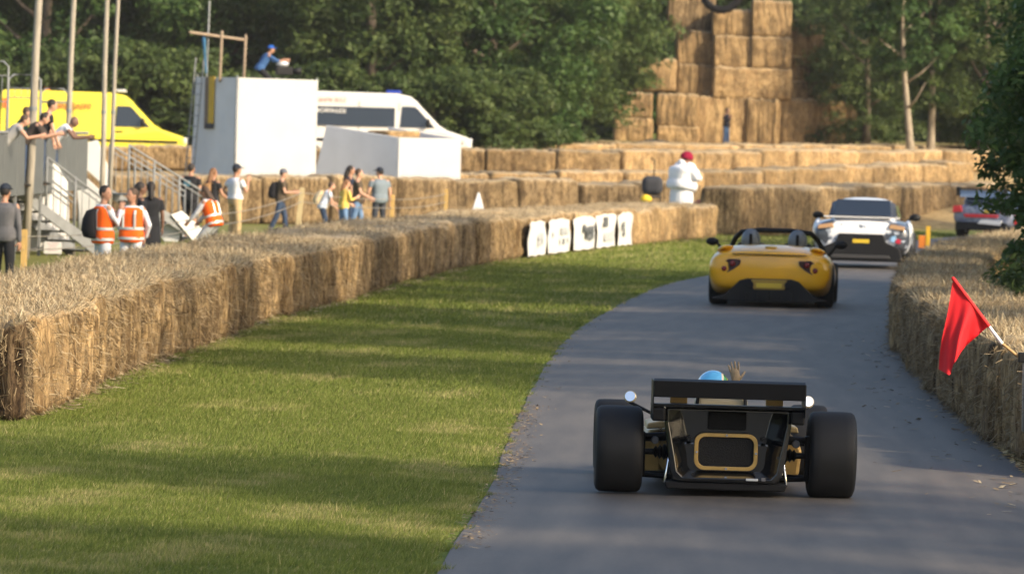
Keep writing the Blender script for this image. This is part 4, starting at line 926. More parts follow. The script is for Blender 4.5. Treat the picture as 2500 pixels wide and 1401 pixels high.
# ------------------------------------------------------------------ white-sheeted camera tower and block
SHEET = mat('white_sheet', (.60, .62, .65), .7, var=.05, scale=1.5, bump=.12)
SHEET2 = mat('white_sheet_sun_side', (.43, .44, .45), .7, var=.04, scale=1.2, bump=.1)  # sun-side sheet, greyed so its colour offsets the strong sunlight
PLANK = mat('weathered_plank', (.26, .20, .14), .85, var=.3, scale=5, bump=.4, stretch=(1, 6, 6))
ALU = mat('galvanised', (.20, .21, .215), .6, metal=.2, var=.15, scale=4)
def tower():
    d = 166.0; c = P(572, 425, d); t = thing('camera_tower', 'tall white-sheeted camera tower with a ladder and a deck', 'tower', (c.x, d, 0), R(30))
    zt = 4.12; A, B = 2.66, 2.62      # right face width, left face width; corner at the origin towards the camera
    def face(name, p0, p1, nrm, m, z0=0.0, z1=zt, z1b=None, splay=0.0):
        p0, p1, nrm = Vector(p0), Vector(p1), Vector(nrm); n = 14; k = 10; mb = MB(); vs_ = []
        for i in range(n + 1):
            for j in range(k + 1):
                u = i / n; q = p0.lerp(p1, u); zz = z0 + ((z1 if z1b is None else z1 + (z1b - z1) * u) - z0) * j / k
                q = q + nrm * (.02 * noise.noise((u * 5, j * .35, z1)) + .018 * abs(math.sin(u * 9.5)))
                q = q + (p1 - p0).normalized() * splay * (1 - j / k) * u
                vs_.append(Vector((q.x, q.y, zz)))
        o = len(vs_); vs2 = vs_ + [q - nrm * .03 for q in vs_]
        fs = []
        for i in range(n):
            for j in range(k):
                a = i * (k + 1) + j; fs += [(a, a + 1, a + k + 2, a + k + 1), (a + o, a + k + 1 + o, a + k + 2 + o, a + 1 + o)]
        return mb.add(vs2, fs).build(name, m, t, smooth=True)
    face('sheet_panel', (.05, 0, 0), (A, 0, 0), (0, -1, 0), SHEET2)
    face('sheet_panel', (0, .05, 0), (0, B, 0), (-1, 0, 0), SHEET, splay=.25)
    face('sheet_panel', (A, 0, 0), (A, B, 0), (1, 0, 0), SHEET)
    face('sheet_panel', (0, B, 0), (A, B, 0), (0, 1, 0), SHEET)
    for x, y in ((.02, .02), (A - .03, .03), (.03, B - .03), (A - .03, B - .03)): MB().tube([(x, y, 0), (x, y, zt + .06)], .03, 8, round_=False).build('corner_post', ALU, t, smooth=True)
    for k in range(9): MB().box((.15 + k * .295, B / 2, zt - .52), (.27, B - .1, .05)).build('deck_plank', PLANK, t, bevel=.006)
    # scaffold goal-post rising from the deck, mast, blue rag
    for x, y, z in ((-.05, 1.0, zt + 1.32), (1.35, 2.2, zt + 1.25)): MB().tube([(x, y, zt - .1), (x + .03, y, z)], .045, 8).build('scaffold_post', PLANK, t, smooth=True)
    MB().tube([(-.85, 1.4, zt + 1.28), (1.4, 2.25, zt + 1.13)], .045, 8).build('scaffold_ledger', PLANK, t, smooth=True)
    MB().tube([(-.05, 1.85, zt - .1), (-.02, 1.85, zt + 2.2)], .03, 8).build('mast', ALU, t, smooth=True)
    m = MB(); m.tube([(-.10, 1.8, zt + .15), (-.16, 1.78, zt + .6), (-.20, 1.8, zt + 1.1)], [.06, .05, .09], 8, flat=.4); m.build('blue_rag', mat('rag_blue', (.06, .22, .42), .8), t, smooth=True)
    # ladder up the left face
    lad = [MB().tube([(-.42, y, 0), (-.06, y + .05, zt + .55)], .022, 7).build('ladder_rail', ALU, t, smooth=True) for y in (1.98, 2.5)]
    for k in range(14):
        f = (k + .6) / 15; MB().tube([(-.42 + .36 * f, 1.98, f * (zt + .55)), (-.42 + .36 * f, 2.52, f * (zt + .55))], .014, 6).build('ladder_rung', ALU, t, smooth=True)
    # yellow and brown cloths hanging over the left face
    m = MB(); m.box((-.06, 1.48, zt - .68), (.03, .34, 1.40)); m.build('hanging_cloth', mat('cloth_amber', (.52, .34, .03), .8, var=.1), t, bevel=.012)['label'] = 'amber yellow cloth'
    m = MB(); m.box((-.05, 1.78, zt - .75), (.03, .26, 1.5)); m.build('hanging_cloth', mat('cloth_brown', (.17, .13, .10), .9, var=.2), t, bevel=.012)['label'] = 'brown sacking'
    m = MB(); m.box((-.065, 1.56, zt - 1.42), (.035, .5, .16)); m.build('cloth_hem', mat('hem_dark', (.04, .04, .05), .8), t, bevel=.012)
    return t, Vector((c.x, d, zt))
TOWER, TTOP = tower()
def low_block():
    d = 168.5; c = P(972, 425, d); t = thing('sheeted_block', 'low white-sheeted block with loose straw showing on its top', 'block', (c.x, d, 0), R(52)); zt = 2.52
    A, B = 2.95, 3.35
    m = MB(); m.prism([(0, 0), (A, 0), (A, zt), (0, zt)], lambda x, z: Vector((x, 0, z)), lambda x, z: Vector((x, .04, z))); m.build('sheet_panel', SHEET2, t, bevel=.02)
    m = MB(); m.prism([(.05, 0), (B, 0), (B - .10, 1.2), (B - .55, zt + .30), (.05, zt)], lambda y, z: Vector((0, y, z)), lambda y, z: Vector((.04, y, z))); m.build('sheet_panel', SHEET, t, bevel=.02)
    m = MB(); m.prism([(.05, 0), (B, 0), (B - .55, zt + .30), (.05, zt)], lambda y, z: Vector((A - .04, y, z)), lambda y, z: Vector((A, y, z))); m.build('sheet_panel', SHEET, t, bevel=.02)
    m = MB(); m.box((A / 2, (B - .6) / 2 + .05, zt - .05), (A - .12, B - .75, .08)); m.build('top_board', PLANK, t, bevel=.01)
    b = bale('row', (0, 0, 0), 0, '', None, STRAWG, sc=(.62, .7, .26)); b.parent = t; b.location = (A / 2 + .1, 1.5, zt - .02); b.name = 'straw_topping'
    for k in ('label', 'category'): 
        if k in b: del b[k]
    for ch in b.children: bpy.data.objects.remove(ch)
low_block()

# ------------------------------------------------------------------ people
SKIN = mat('skin_light', (.50, .28, .19), .55, var=.06, scale=9); SKINT = mat('skin_tan', (.36, .19, .12), .55, var=.06, scale=9); SKIND = mat('skin_dark', (.16, .085, .055), .55)
EYE = mat('eye_dark', (.02, .015, .012), .3)
def cloth(name, col, var=.1): return mat(name, col, .88, var=var, scale=7, bump=.25, spec=.2)
def V3(*a): return Vector(a)
def hand(mb, wr, d, side, curl=.5, palm=None, s=1.0, spread=.12):
    d = Vector(d).normalized(); n = Vector(palm) if palm else Vector((side * -1, .2, 0)); n = (n - d * n.dot(d)).normalized(); t = d.cross(n)
    c = wr + d * .045 * s
    mb.tube([wr, wr + d * .03 * s, wr + d * .085 * s], [.026 * s, .036 * s, .038 * s], 10, flat=.45, up=tuple(n))
    for i, (o, ln) in enumerate(((-.030, .070), (-.010, .080), (.010, .076), (.030, .060))):
        b = wr + d * .088 * s + t * o * s; dd = (d + t * (i - 1.5) * spread).normalized()
        p1 = b + dd * ln * .5 * s; p2 = p1 + (dd * (1 - curl) + n * curl).normalized() * ln * .5 * s
        mb.tube([b, p1, p2], [.0095 * s, .0088 * s, .0075 * s], 6)
    b = wr + d * .03 * s - t * .034 * s; dd = (d * .6 - t * .7 + n * .35).normalized()
    mb.tube([b, b + dd * .035 * s, b + (dd + n * curl * .4).normalized() * .065 * s], [.0125 * s, .0105 * s, .0085 * s], 6)
def person(label, loc, yaw, top, bottom, hair, skin=SKIN, h=1.75, lean=0.0, side_lean=0.0, arms=None, legs=None, sleeve=.55, legfull=1.0, shoes=None, hat=None, hatm=None, longhair=0, vest=None, pack=None, headyaw=0, nod=0, dress=False, glove=None, vox=.014, build=1.0, group=None, sit=None, helmet=False, hood=None, curl=.5, tuck=False, printm=None, puff=0.0, palm=None, hats=1.0):
    k = h / 1.75
    root = thing('person', label, 'person', loc, yaw, group)
    arms = arms or (((-.18, .05, -1), (-.05, .25, -1)), ((.18, .05, -1), (.05, .25, -1)))
    legs = legs or (((-.05, .04, -1), (-.02, -.04, -1)), ((.05, .04, -1), (.02, -.04, -1)))
    up = V3(math.sin(side_lean), math.sin(lean) * math.cos(side_lean), math.cos(lean) * math.cos(side_lean)).normalized(); rt_ = V3(1, 0, 0) - up * up.x; rt_.normalize(); fw = up.cross(rt_)
    hip0 = V3(0, 0, 0); J = {}
    for i, sx in ((0, -1), (1, 1)):
        hp = hip0 + V3(sx * .09, 0, -.02); a, b = Vector(legs[i][0]).normalized(), Vector(legs[i][1]).normalized()
        J['kn%d' % i] = hp + a * .43; J['an%d' % i] = J['kn%d' % i] + b * .42; J['hp%d' % i] = hp
    low = min(J['an0'].z, J['an1'].z) if sit is None else None
    H = V3(0, 0, (.075 - low) if sit is None else sit / k)
    hip0 = hip0 + H
    for q in list(J): J[q] = (J[q] + H)
    nb = hip0 + up * .50; hd = nb + up * .085 + V3(0, 0, .085) + fw * (.03 + .05 * nod)
    for i, sx in ((0, -1), (1, 1)):
        J['sh%d' % i] = nb - up * .055 + rt_ * sx * .18 * build; a, b = Vector(arms[i][0]).normalized(), Vector(arms[i][1]).normalized()
        J['el%d' % i] = J['sh%d' % i] + a * .285; J['wr%d' % i] = J['el%d' % i] + b * .25; J['ad%d' % i] = b
    def torso(mb, off=0.0, t0=-.10, t1=.50, neck=True, flare=0.0):
        prof = [(-.10, .120, .095), (-.04, .158, .112), (.04, .165, .115), (.14, .145, .104), (.26, .158, .114), (.36, .178, .116), (.43, .176, .102), (.475, .13, .085), (.50, .075, .07)]
        rings = []
        for t, a, b in prof:
            if t < t0 - 1e-6 or t > t1 + 1e-6: continue
            o2 = off * (1 if t < .45 else .6) + flare * max(0, (.2 - t))
            c = hip0 + up * t; ring = []
            for q in range(20):
                an = 2 * math.pi * q / 20; ca, sa = math.cos(an), math.sin(an)
                ex = (abs(ca) ** .8) * (1 if ca > 0 else -1); ey = (abs(sa) ** .8) * (1 if sa > 0 else -1)
                ring.append(c + rt_ * ex * (a * build + o2) + fw * ey * (b * build + o2))
            rings.append(ring)
        mb.rings(rings)
    hrot = Euler((nod * -.9, 0, headyaw)).to_matrix()
    b = MB(); torso(b)
    b.tube([nb - up * .05, nb + up * .03, hd - V3(0, 0, .05)], [.062, .055, .052], 10)
    b.ell(hd, (.074, .094, .112), 18, 12, hrot)
    b.ell(hd + hrot @ V3(0, .026, -.062), (.054, .062, .058), 14, 8, hrot)
    b.tube([hd + hrot @ V3(0, .088, .012), hd + hrot @ V3(0, .108, -.024)], [.010, .016], 7)
    b.tube([hd + hrot @ V3(-.022, .084, -.058), hd + hrot @ V3(.022, .084, -.058)], .010, 6)
    for sx in (-1, 1): b.ell(hd + hrot @ V3(sx * .076, -.008, -.008), (.012, .022, .032), 8, 6, hrot)
    for i in (0, 1):
        b.tube([J['sh%d' % i], J['sh%d' % i].lerp(J['el%d' % i], .5), J['el%d' % i], J['el%d' % i].lerp(J['wr%d' % i], .35), J['wr%d' % i]], [.054, .048, .040, .039, .027], 10)
        b.tube([J['hp%d' % i], J['hp%d' % i].lerp(J['kn%d' % i], .5), J['kn%d' % i], J['kn%d' % i].lerp(J['an%d' % i], .35), J['an%d' % i]], [.085, .072, .054, .055, .036], 12)
        b.tube([J['an%d' % i] + V3(0, -.03, -.035), J['an%d' % i] + V3(0, .13, -.045)], [.038, .034], 8)
    body = b.build('body', skin, root, smooth=True, remesh=vox)
    for i, sx in ((0, -1), (1, 1)):
        hm = MB(); hand(hm, J['wr%d' % i], J['ad%d' % i], sx, curl, palm=palm or (-sx, .3, 0)); hm.build('hand', glove or skin, root, smooth=True)
        hm = MB(); hm.ell(hd + hrot @ V3(sx * .030, .083, .012), (.013, .008, .008), 8, 5, hrot); hm.build('eye', EYE, root, smooth=True)
    # clothing
    t = MB(); torso(t, .018 + puff, -.10 if not tuck else 0, .50, flare=.05)
    for i in (0, 1):
        e = J['sh%d' % i].lerp(J['el%d' % i], min(1, sleeve)); pts = [J['sh%d' % i] + rt_ * (.02 if i == 0 else -.02), J['sh%d' % i].lerp(J['el%d' % i], .35 * min(1, sleeve)), e]; rr = [.066 + puff * .7, .066 + puff * .6, .062 + puff * .5]
        if sleeve > 1: pts += [J['el%d' % i].lerp(J['wr%d' % i], (sleeve - 1))]; rr = [.066 + puff * .7, .060 + puff * .6, .053 + puff * .5, .040 + puff * .3]
        t.tube(pts, rr, 10, round_=(sleeve > 1))
    t.build('top', top, root, smooth=True, remesh=vox)
    l = MB()
    if dress:
        rings = []
        for tt, a in ((.16, .165), (.05, .185), (-.1, .20), (-.35, .215), (-.60, .225)):
            c = hip0 + V3(0, 0, tt); rings.append([c + V3(math.cos(q) * (a + puff), math.sin(q) * (a * .75 + puff), 0) for q in [2 * math.pi * z / 18 for z in range(18)]])
        l.rings(rings)
    else:
        torso(l, .012, -.10, .14)
        for i in (0, 1):
            pts = [J['hp%d' % i], J['hp%d' % i].lerp(J['kn%d' % i], .5), J['kn%d' % i]]; rr = [.098, .088, .074]
            if legfull > .6: pts += [J['kn%d' % i].lerp(J['an%d' % i], .5), J['an%d' % i] + V3(0, 0, .0)]; rr += [.070, .064]
            l.tube(pts, rr, 12, round_=False)
    l.build('skirt' if dress else ('trousers' if legfull > .6 else 'shorts'), bottom, root, smooth=True, remesh=vox)
    for i in (0, 1):
        s_ = MB(); s_.tube([J['an%d' % i] + V3(0, -.05, -.038), J['an%d' % i] + V3(0, .04, -.034), J['an%d' % i] + V3(0, .165, -.046)], [.042, .045, .034], 10, flat=.8)
        s_.build('shoe', shoes or cloth('shoe_dark', (.03, .028, .026)), root, smooth=True)
    # hair / headgear
    if hair is not None and not helmet:
        hm = MB(); hm.ell(hd + hrot @ V3(0, -.020, .024), (.084, .094, .102), 16, 10, hrot)
        if longhair: hm.tube([hd + hrot @ V3(0, -.05, .02), nb + fw * -.075 + up * .02, nb - up * longhair - fw * .12], [.085, .085, .05], 12, flat=.65)
        hm.build('hair', hair, root, smooth=True)
    if hat:
        hm = MB(); hm.ell(hd + hrot @ V3(0, -.008, .035), (.090 * hats, .107 * hats, .100 * hats), 18, 9, hrot, z0=0.05 if hat == 'cap' else -.25)
        o = hm.build('cap' if hat == 'cap' else 'beanie', hatm, root, smooth=True)
        if hat == 'cap': MB().rings([[hd + hrot @ V3(x, y, z) for x, y, z in ((-.075, .06, .050), (-.05, .165, .035), (.05, .165, .035), (.075, .06, .050))], [hd + hrot @ V3(x, y, z + .012) for x, y, z in ((-.075, .06, .050), (-.05, .165, .035), (.05, .165, .035), (.075, .06, .050))]]).build('cap_peak', hatm, o)
    if vest:
        vm = MB(); torso(vm, .034, -.10, .475, flare=.07); o = vm.build('vest', vest, root, smooth=True, remesh=.016)
        for tt in (-.03, .13):
            r_ = []
            for dz in (-.022, .022):
                c = hip0 + up * (tt + dz); f = .046 + .07 * max(0, .2 - tt); r_.append([c + rt_ * math.cos(q) * (.157 + f) + fw * math.sin(q) * (.112 + f) for q in [2 * math.pi * z / 24 for z in range(24)]])
            MB().rings(r_, cap=False).build('reflective_band', mat('reflective', (.62, .62, .60), .35, metal=.2), o, smooth=True)
        for sx in (-1, 1):
            for fs in (-1, 1):
                pts = [hip0 + up * a + rt_ * sx * (.10 + (0 if a < .4 else .0)) + fw * fs * g_ for a, g_ in ((.14, .150), (.26, .155), (.36, .158), (.43, .140))]
                mb = MB(); mb.tube(pts, .022, 6, flat=.35, up=tuple(fw), round_=False); mb.build('reflective_band', MATS['reflective'], o)
    if pack:
        pm = MB(); rings = []
        for tt, a, dd in ((-.02, .10, .05), (.0, .135, .09), (.10, .15, .11), (.28, .145, .10), (.40, .12, .07), (.43, .07, .03)):
            c = hip0 + up * tt - fw * (.125 + dd); rings.append([c + rt_ * math.cos(q) * a + fw * math.sin(q) * dd for q in [2 * math.pi * z / 14 for z in range(14)]])
        o = pm.rings(rings).build('backpack', pack, root, smooth=True)
        for sx in (-1, 1):
            MB().tube([hip0 + up * .42 - fw * .16 + rt_ * sx * .09, hip0 + up * .475 + rt_ * sx * .10 - fw * .02, hip0 + up * .40 + fw * .138 + rt_ * sx * .11, hip0 + up * .18 + fw * .135 + rt_ * sx * .13], .017, 6, flat=.4).build('strap', pack, o, smooth=True)
    if hood:
        hm = MB(); hm.ell(nb + up * .03 - fw * .085, (.13, .085, .125), 16, 10, Euler((.5, 0, 0)).to_matrix()); hm.build('hood', hood, root, smooth=True)
    if printm:
        pm = MB(); c = hip0 + up * .33 - fw * .155
        pm.box(c, (.17, .012, .12), Matrix((rt_, -fw, up)).transposed()); pm.build('shirt_print', printm, root, bevel=.004)
    root.scale = (k, k, k)
    return root, dict(J, hd=hd, nb=nb, hip=hip0)
ORA = cloth('vest_orange', (.85, .13, .015), .05); WHC = cloth('white_cotton', (.60, .62, .67), .04)
BLK_T = cloth('black_cotton', (.018, .019, .023)); JEAN = cloth('jeans_dark', (.035, .055, .10), .25); JEANL = cloth('jeans_blue', (.12, .20, .34), .25)
HBR = mat('hair_brown', (.06, .035, .02), .7); HDK = mat('hair_dark', (.018, .013, .011), .7); HAUB = mat('hair_auburn', (.15, .07, .03), .7)
KHA = cloth('khaki', (.42, .31, .17)); BRN = cloth('brown_tee', (.085, .065, .045)); NAV = cloth('navy_cap', (.02, .026, .04)); GRYT = cloth('grey_tee', (.16, .20, .235)); GREYJ = cloth('grey_jacket', (.115, .115, .125), .15); YTOP = cloth('yellow_top', (.62, .45, .11)); LBL = cloth('pale_blue_shirt', (.50, .56, .68)); CRM = cloth('crimson_knit', (.22, .008, .035))
def col(x, y, d):   # ground position under an image column at a given distance
    q = P(x, y, d); return (q.x, d, hgt(q.x, d))
person('man in a long grey jacket and dark cap behind the bale wall', col(8, 600, 88), R(-20), GREYJ, BLK_T, HDK, SKINT, 1.74, sleeve=1.95, hat='cap', hatm=NAV, arms=(((-.16, .02, -1), (-.02, .15, -1)), ((.16, .02, -1), (.02, .15, -1))), build=1.12)
person('marshal in an orange vest and whites with a black backpack, hand at his mouth', col(250, 600, 88), R(-62), WHC, WHC, HDK, SKINT, 1.76, sleeve=1.9, vest=ORA, pack=cloth('black_nylon', (.012, .012, .015)), arms=(((-.2, .1, -1), (-.05, .3, -1)), ((.10, .45, -.8), (-.25, .35, .9))), headyaw=R(-60))
person('marshal in an orange vest and whites standing with arms behind the back', col(320, 600, 91), R(165), WHC, WHC, HBR, SKINT, 1.70, sleeve=1.9, vest=ORA, arms=(((-.35, -.3, -1), (.35, -.4, -.8)), ((.35, -.3, -1), (-.35, -.4, -.8))), longhair=.05, headyaw=R(-30))
person('woman in a dark dress with dark hair seen from behind beside the marshals', col(366, 560, 104), R(8), BLK_T, BLK_T, HDK, SKIND, 1.68, dress=True, sleeve=.7, longhair=.02)
person('person with dark curly hair half hidden behind the second marshal', col(338, 560, 101), R(-70), BLK_T, JEAN, HDK, SKIND, 1.70, longhair=.02)
person('man in a black tee shirt with a blue back print beside the stair foot', col(462, 560, 136), R(-28), BLK_T, BLK_T, HDK, SKINT, 1.82, legfull=.5, printm=mat('print_blue', (.10, .28, .36), .8, var=.3, scale=30), build=1.12)
person('woman with long auburn hair and a tan rucksack beside the black-shirted man', col(516, 560, 134), R(-42), BLK_T, BLK_T, HAUB, SKINT, 1.74, longhair=.16, pack=cloth('tan_canvas', (.25, .14, .06)), arms=(((-.2, .1, -1), (0, .5, -.6)), ((.2, .3, -1), (0, .8, -.4))))
person('marshal in an orange vest bending forward behind the bale wall, white sleeves', col(522, 590, 116), R(62), WHC, WHC, HBR, SKINT, 1.70, lean=.35, vest=ORA, sleeve=1.9, longhair=.06, nod=.4, legs=(((-.05, .75, -.8), (-.02, -.55, -1)), ((.05, .75, -.8), (.02, -.55, -1))), arms=(((-.1, .55, -.8), (0, .7, -.7)), ((.1, .55, -.8), (0, .7, -.7))))
person('man in a white polo, tan trousers and dark cap with a hand on his hip', col(572, 560, 131), R(-52), WHC, KHA, HDK, SKINT, 1.86, hat='cap', hatm=NAV, arms=(((-.55, -.25, -.8), (.45, .5, -.55)), ((.2, .35, -.8), (-.15, .25, .95))), build=1.08, tuck=True)
person('man in a brown tee shirt and dark jeans striding with a black backpack', col(684, 520, 146), R(-84), BRN, JEAN, HDK, SKIN, 1.70, lean=.06, pack=MATS['black_nylon'], arms=(((-.1, .2, -1), (0, .9, .05)), ((.12, .25, -1), (0, 1, .05))), legs=(((-.05, .30, -1), (0, .12, -1)), ((.05, -.22, -1), (0, -.45, -1))), hat='beanie', hatm=cloth('grey_cap', (.12, .13, .16)))
person('child in a pale blue shirt stooping beside the leaning fence post', col(786, 520, 143), R(-80), LBL, JEAN, HBR, SKIN, 1.48, lean=.42, arms=(((-.1, .2, -1), (0, .65, -.5)), ((.12, .3, -1), (0, .8, -.35))), legs=(((-.06, .35, -1), (0, -.25, -1)), ((.06, .2, -1), (0, -.3, -1))), pack=cloth('cream_bag', (.48, .40, .26)))
person('person in a bright yellow top and pale jeans', col(838, 520, 142), R(-60), YTOP, JEANL, HAUB, SKIN, 1.50, lean=.12, sleeve=1.5, arms=(((-.3, .2, -1), (.2, .6, -.3)), ((.3, .2, -1), (-.2, .7, .3))), longhair=.03)
person('man in a dark brown tee shirt and blue jeans with his head turned', col(872, 500, 145), R(-88), BRN, JEANL, HBR, SKIN, 1.76, arms=(((-.15, .2, -1), (0, .8, -.45)), ((.15, .3, -1), (0, .9, -.4))), legs=(((-.05, .25, -1), (0, -.1, -1)), ((.05, -.2, -1), (0, -.35, -1))))
person('dark-haired person almost hidden behind the brown-shirted man', col(852, 500, 148), R(-80), cloth('navy_top', (.02, .028, .05)), JEAN, HDK, SKINT, 1.80, longhair=.1)
person('heavy man in a grey tee shirt and dark cap by the fence', col(926, 500, 146), R(30), GRYT, cloth('charcoal', (.05, .055, .07)), HDK, SKIN, 1.78, build=1.22, hat='cap', hatm=NAV, arms=(((-.3, .1, -1), (-.1, .6, -.8)), ((.28, .0, -1), (.05, .1, -1))), headyaw=R(25))
# seated figure in a white hooded coat at the bend
COATW = cloth('white_quilting', (.78, .79, .82), .02); q = P(1664, 470, 164.5)
person('person in a white hooded coat and crimson beanie sitting behind the bale wall', (q.x, 164.5, .28), R(-64), COATW, COATW, HDK, SKINT, 2.05, lean=.14, sleeve=1.9, puff=.12, dress=True, hats=1.6, hood=COATW, hat='beanie', hatm=CRM, build=1.7, nod=.2, arms=(((-.5, .35, -.8), (.6, .6, -.2)), ((.5, .4, -.8), (-.6, .6, -.1))), legs=(((-.1, .25, -1), (0, -.2, -1)), ((.1, .25, -1), (0, -.2, -1))))
q = P(1772, 357, 259)
person('man in a dark top and jeans standing alone before the tall bale stack', (q.x, 259, q.z), R(-120), cloth('dark_navy', (.025, .025, .035)), JEANL, HDK, SKIN, 1.74, sleeve=1.9, legs=(((-.12, .03, -1), (-.08, -.03, -1)), ((.12, .03, -1), (.08, -.03, -1))), arms=(((-.1, .1, -1), (.3, .5, .8)), ((.2, .1, -1), (-.3, .6, .7))), vox=.02)
# cameraman on the tower deck
tw = TOWER.matrix_basis
def on_tower(x, y, z): return tw @ Vector((x, y, z))
q = on_tower(1.25, 1.0, TTOP.z - .48)
person('camera operator in blue crouching on the tower deck', tuple(q), R(-75), cloth('blue_shirt', (.04, .10, .24)), BLK_T, HDK, SKINT, 1.72, lean=.55, hat='cap', hatm=cloth('royal_cap', (.02, .10, .42)), arms=(((-.1, .8, -.5), (0, .9, .1)), ((.1, .8, -.5), (0, .9, .1))), legs=(((-.1, .75, -.65), (0, -.35, -1)), ((.1, .7, -.7), (0, -.35, -1))), sleeve=1.3)
q = on_tower(1.85, .72, TTOP.z - .48)
c = thing('video_camera', 'black broadcast camera on a tripod on the tower deck', 'camera', q, R(-75))
for a in (0, 2.1, 4.2): MB().tube([(0, 0, .55), (.22 * math.cos(a), .22 * math.sin(a), 0)], .02, 7).build('tripod_leg', BLP, c, smooth=True)
MB().box((0, .05, .72), (.2, .5, .24)).build('camera_body', BLP, c, bevel=.03)
MB().lathe([(.30, .07), (.42, .10), (.56, .11)], 18, 'y', (0, 0, .73)).build('lens', BLP, c, smooth=True)
MB().ell((0, .0, .93), (.13, .2, .11), 14, 8).build('rain_cover', mat('cover_silver', (.5, .52, .55), .35, metal=.3), c, smooth=True)
MB().box((0, -.02, .36), (.24, .16, .28)).build('battery_bag', BLP, c, bevel=.04)

# racing driver: helmet and raised glove show above the wing
def driver():
    m = RCAR.matrix_basis; loc = m @ Vector((-.055, 1.18, 0))
    SUIT = cloth('race_suit', (.5, .47, .38)); GLV = mat('tan_glove', (.24, .18, .115), .8, var=.15, scale=30)
    root, J = person('racing driver in a sky blue helmet raising a tan gloved hand', tuple(loc), R(.6), SUIT, SUIT, None, SKIN, 1.70, lean=-.35, sleeve=1.9, glove=GLV, helmet=True, sit=.112, curl=.12, palm=(0, 1, 0),
        legs=(((-.05, 1, .12), (0, 1, -.15)), ((.05, 1, .12), (0, 1, -.15))), arms=(((-.2, .7, -.5), (.2, .8, .2)), ((.22, .85, .12), (-.20, -.1, .95))))
    hd = J['hd']
    h_ = MB(); h_.ell(hd + Vector((0, 0, .01)), (.138, .160, .150), 26, 16)
    def hel():
        mm = bpy.data.materials.new('helmet_paint'); mm.use_nodes = True; L = mm.node_tree.links.new; b = mm.node_tree.nodes['Principled BSDF']
        b.inputs['Roughness'].default_value = .2; b.inputs['Coat Weight'].default_value = .7
        tc = N(mm, 'ShaderNodeTexCoord'); sp = N(mm, 'ShaderNodeSeparateXYZ'); L(tc.outputs['Object'], sp.inputs[0])
        sub = N(mm, 'ShaderNodeMath', operation='SUBTRACT'); L(sp.outputs['X'], sub.inputs[0]); sub.inputs[1].default_value = hd.x
        zz = N(mm, 'ShaderNodeMath', operation='SUBTRACT'); L(sp.outputs['Z'], zz.inputs[0]); zz.inputs[1].default_value = hd.z + .09
        ml = N(mm, 'ShaderNodeMath', operation='MULTIPLY'); L(zz.outputs[0], ml.inputs[0]); ml.inputs[1].default_value = .9
        ad = N(mm, 'ShaderNodeMath', operation='ADD'); L(sub.outputs[0], ad.inputs[0]); L(ml.outputs[0], ad.inputs[1])
        mr = N(mm, 'ShaderNodeMapRange'); mr.inputs[1].default_value = -.13; mr.inputs[2].default_value = .13; L(sub.outputs[0], mr.inputs[0])
        rp = N(mm, 'ShaderNodeValToRGB'); e = rp.color_ramp; e.interpolation = 'CONSTANT'
        e.elements[0].color = (.55, .68, .78, 1); e.elements[1].position = .10; e.elements[1].color = (.10, .42, .72, 1)
        for pos, cc in ((.74, (.75, .62, .42, 1)), (.80, (.08, .30, .10, 1)), (.90, (.70, .62, .08, 1)), (.96, (.8, .8, .8, 1))): q = e.elements.new(pos); q.color = cc
        L(mr.outputs[0], rp.inputs[0]); L(rp.outputs[0], b.inputs['Base Color']); return mm
    o = h_.build('helmet', hel(), root, smooth=True)
    MB().rings([[hd + Vector((math.sin(a) * .142, math.cos(a) * .166, z)) for a in [(-1.1 + 2.2 * k / 12) for k in range(13)]] for z in (-.03, .05)], cap=False).build('visor', GLS, o, smooth=True)
driver()

# ------------------------------------------------------------------ grandstand on the left: platform, stairs, poles, barriers
GREYP = mat('grey_panel', (.10, .108, .108), .7, var=.12, scale=2.5, bump=.1)
WPAN = mat('white_panel', (.62, .62, .61), .6, var=.05, scale=2)
TIMB = mat('grey_timber', (.30, .27, .22), .85, var=.3, scale=4, bump=.4, stretch=(6, 6, .5))
def grandstand():
    a, b = P(-60, 400, 104), P(212, 400, 124); g = thing('grandstand', 'grey-sided raised spectator platform at the top of the stairs', 'grandstand', (a.x, a.y, 0), math.atan2(b.y - a.y, b.x - a.x))
    L_ = (Vector((b.x, b.y, 0)) - Vector((a.x, a.y, 0))).length; zf = 1.42; zr = 2.47; n = 9
    for k in range(n):
        w0 = L_ / n
        MB().box((w0 * (k + .5), 0, (1.25 + zr - .05) / 2), (w0 * .965, .035, zr - 1.30)).build('side_panel', GREYP, g, bevel=.008)
        MB().box((w0 * k, .02, zr / 2), (.06, .06, zr)).build('post', ALU, g, bevel=.006)
    MB().tube([(0, 0, zr), (L_, 0, zr)], .03, 8).build('top_rail', ALU, g, smooth=True)
    for k in range(4): MB().box((L_ / 2, .35 + k * .62, zf - .03), (L_, .6, .05)).build('deck_board', PLANK, g, bevel=.006)
    MB().box((L_ / 2, 2.6, zf / 2), (L_, .06, zf - .1)).build('rear_skirt', GREYP, g)
    MB().box((L_ - .02, 1.3, 1.85), (.04, 2.4, 1.1)).build('end_panel', GREYP, g)
    return g, a, b
GS, GSa, GSb = grandstand()
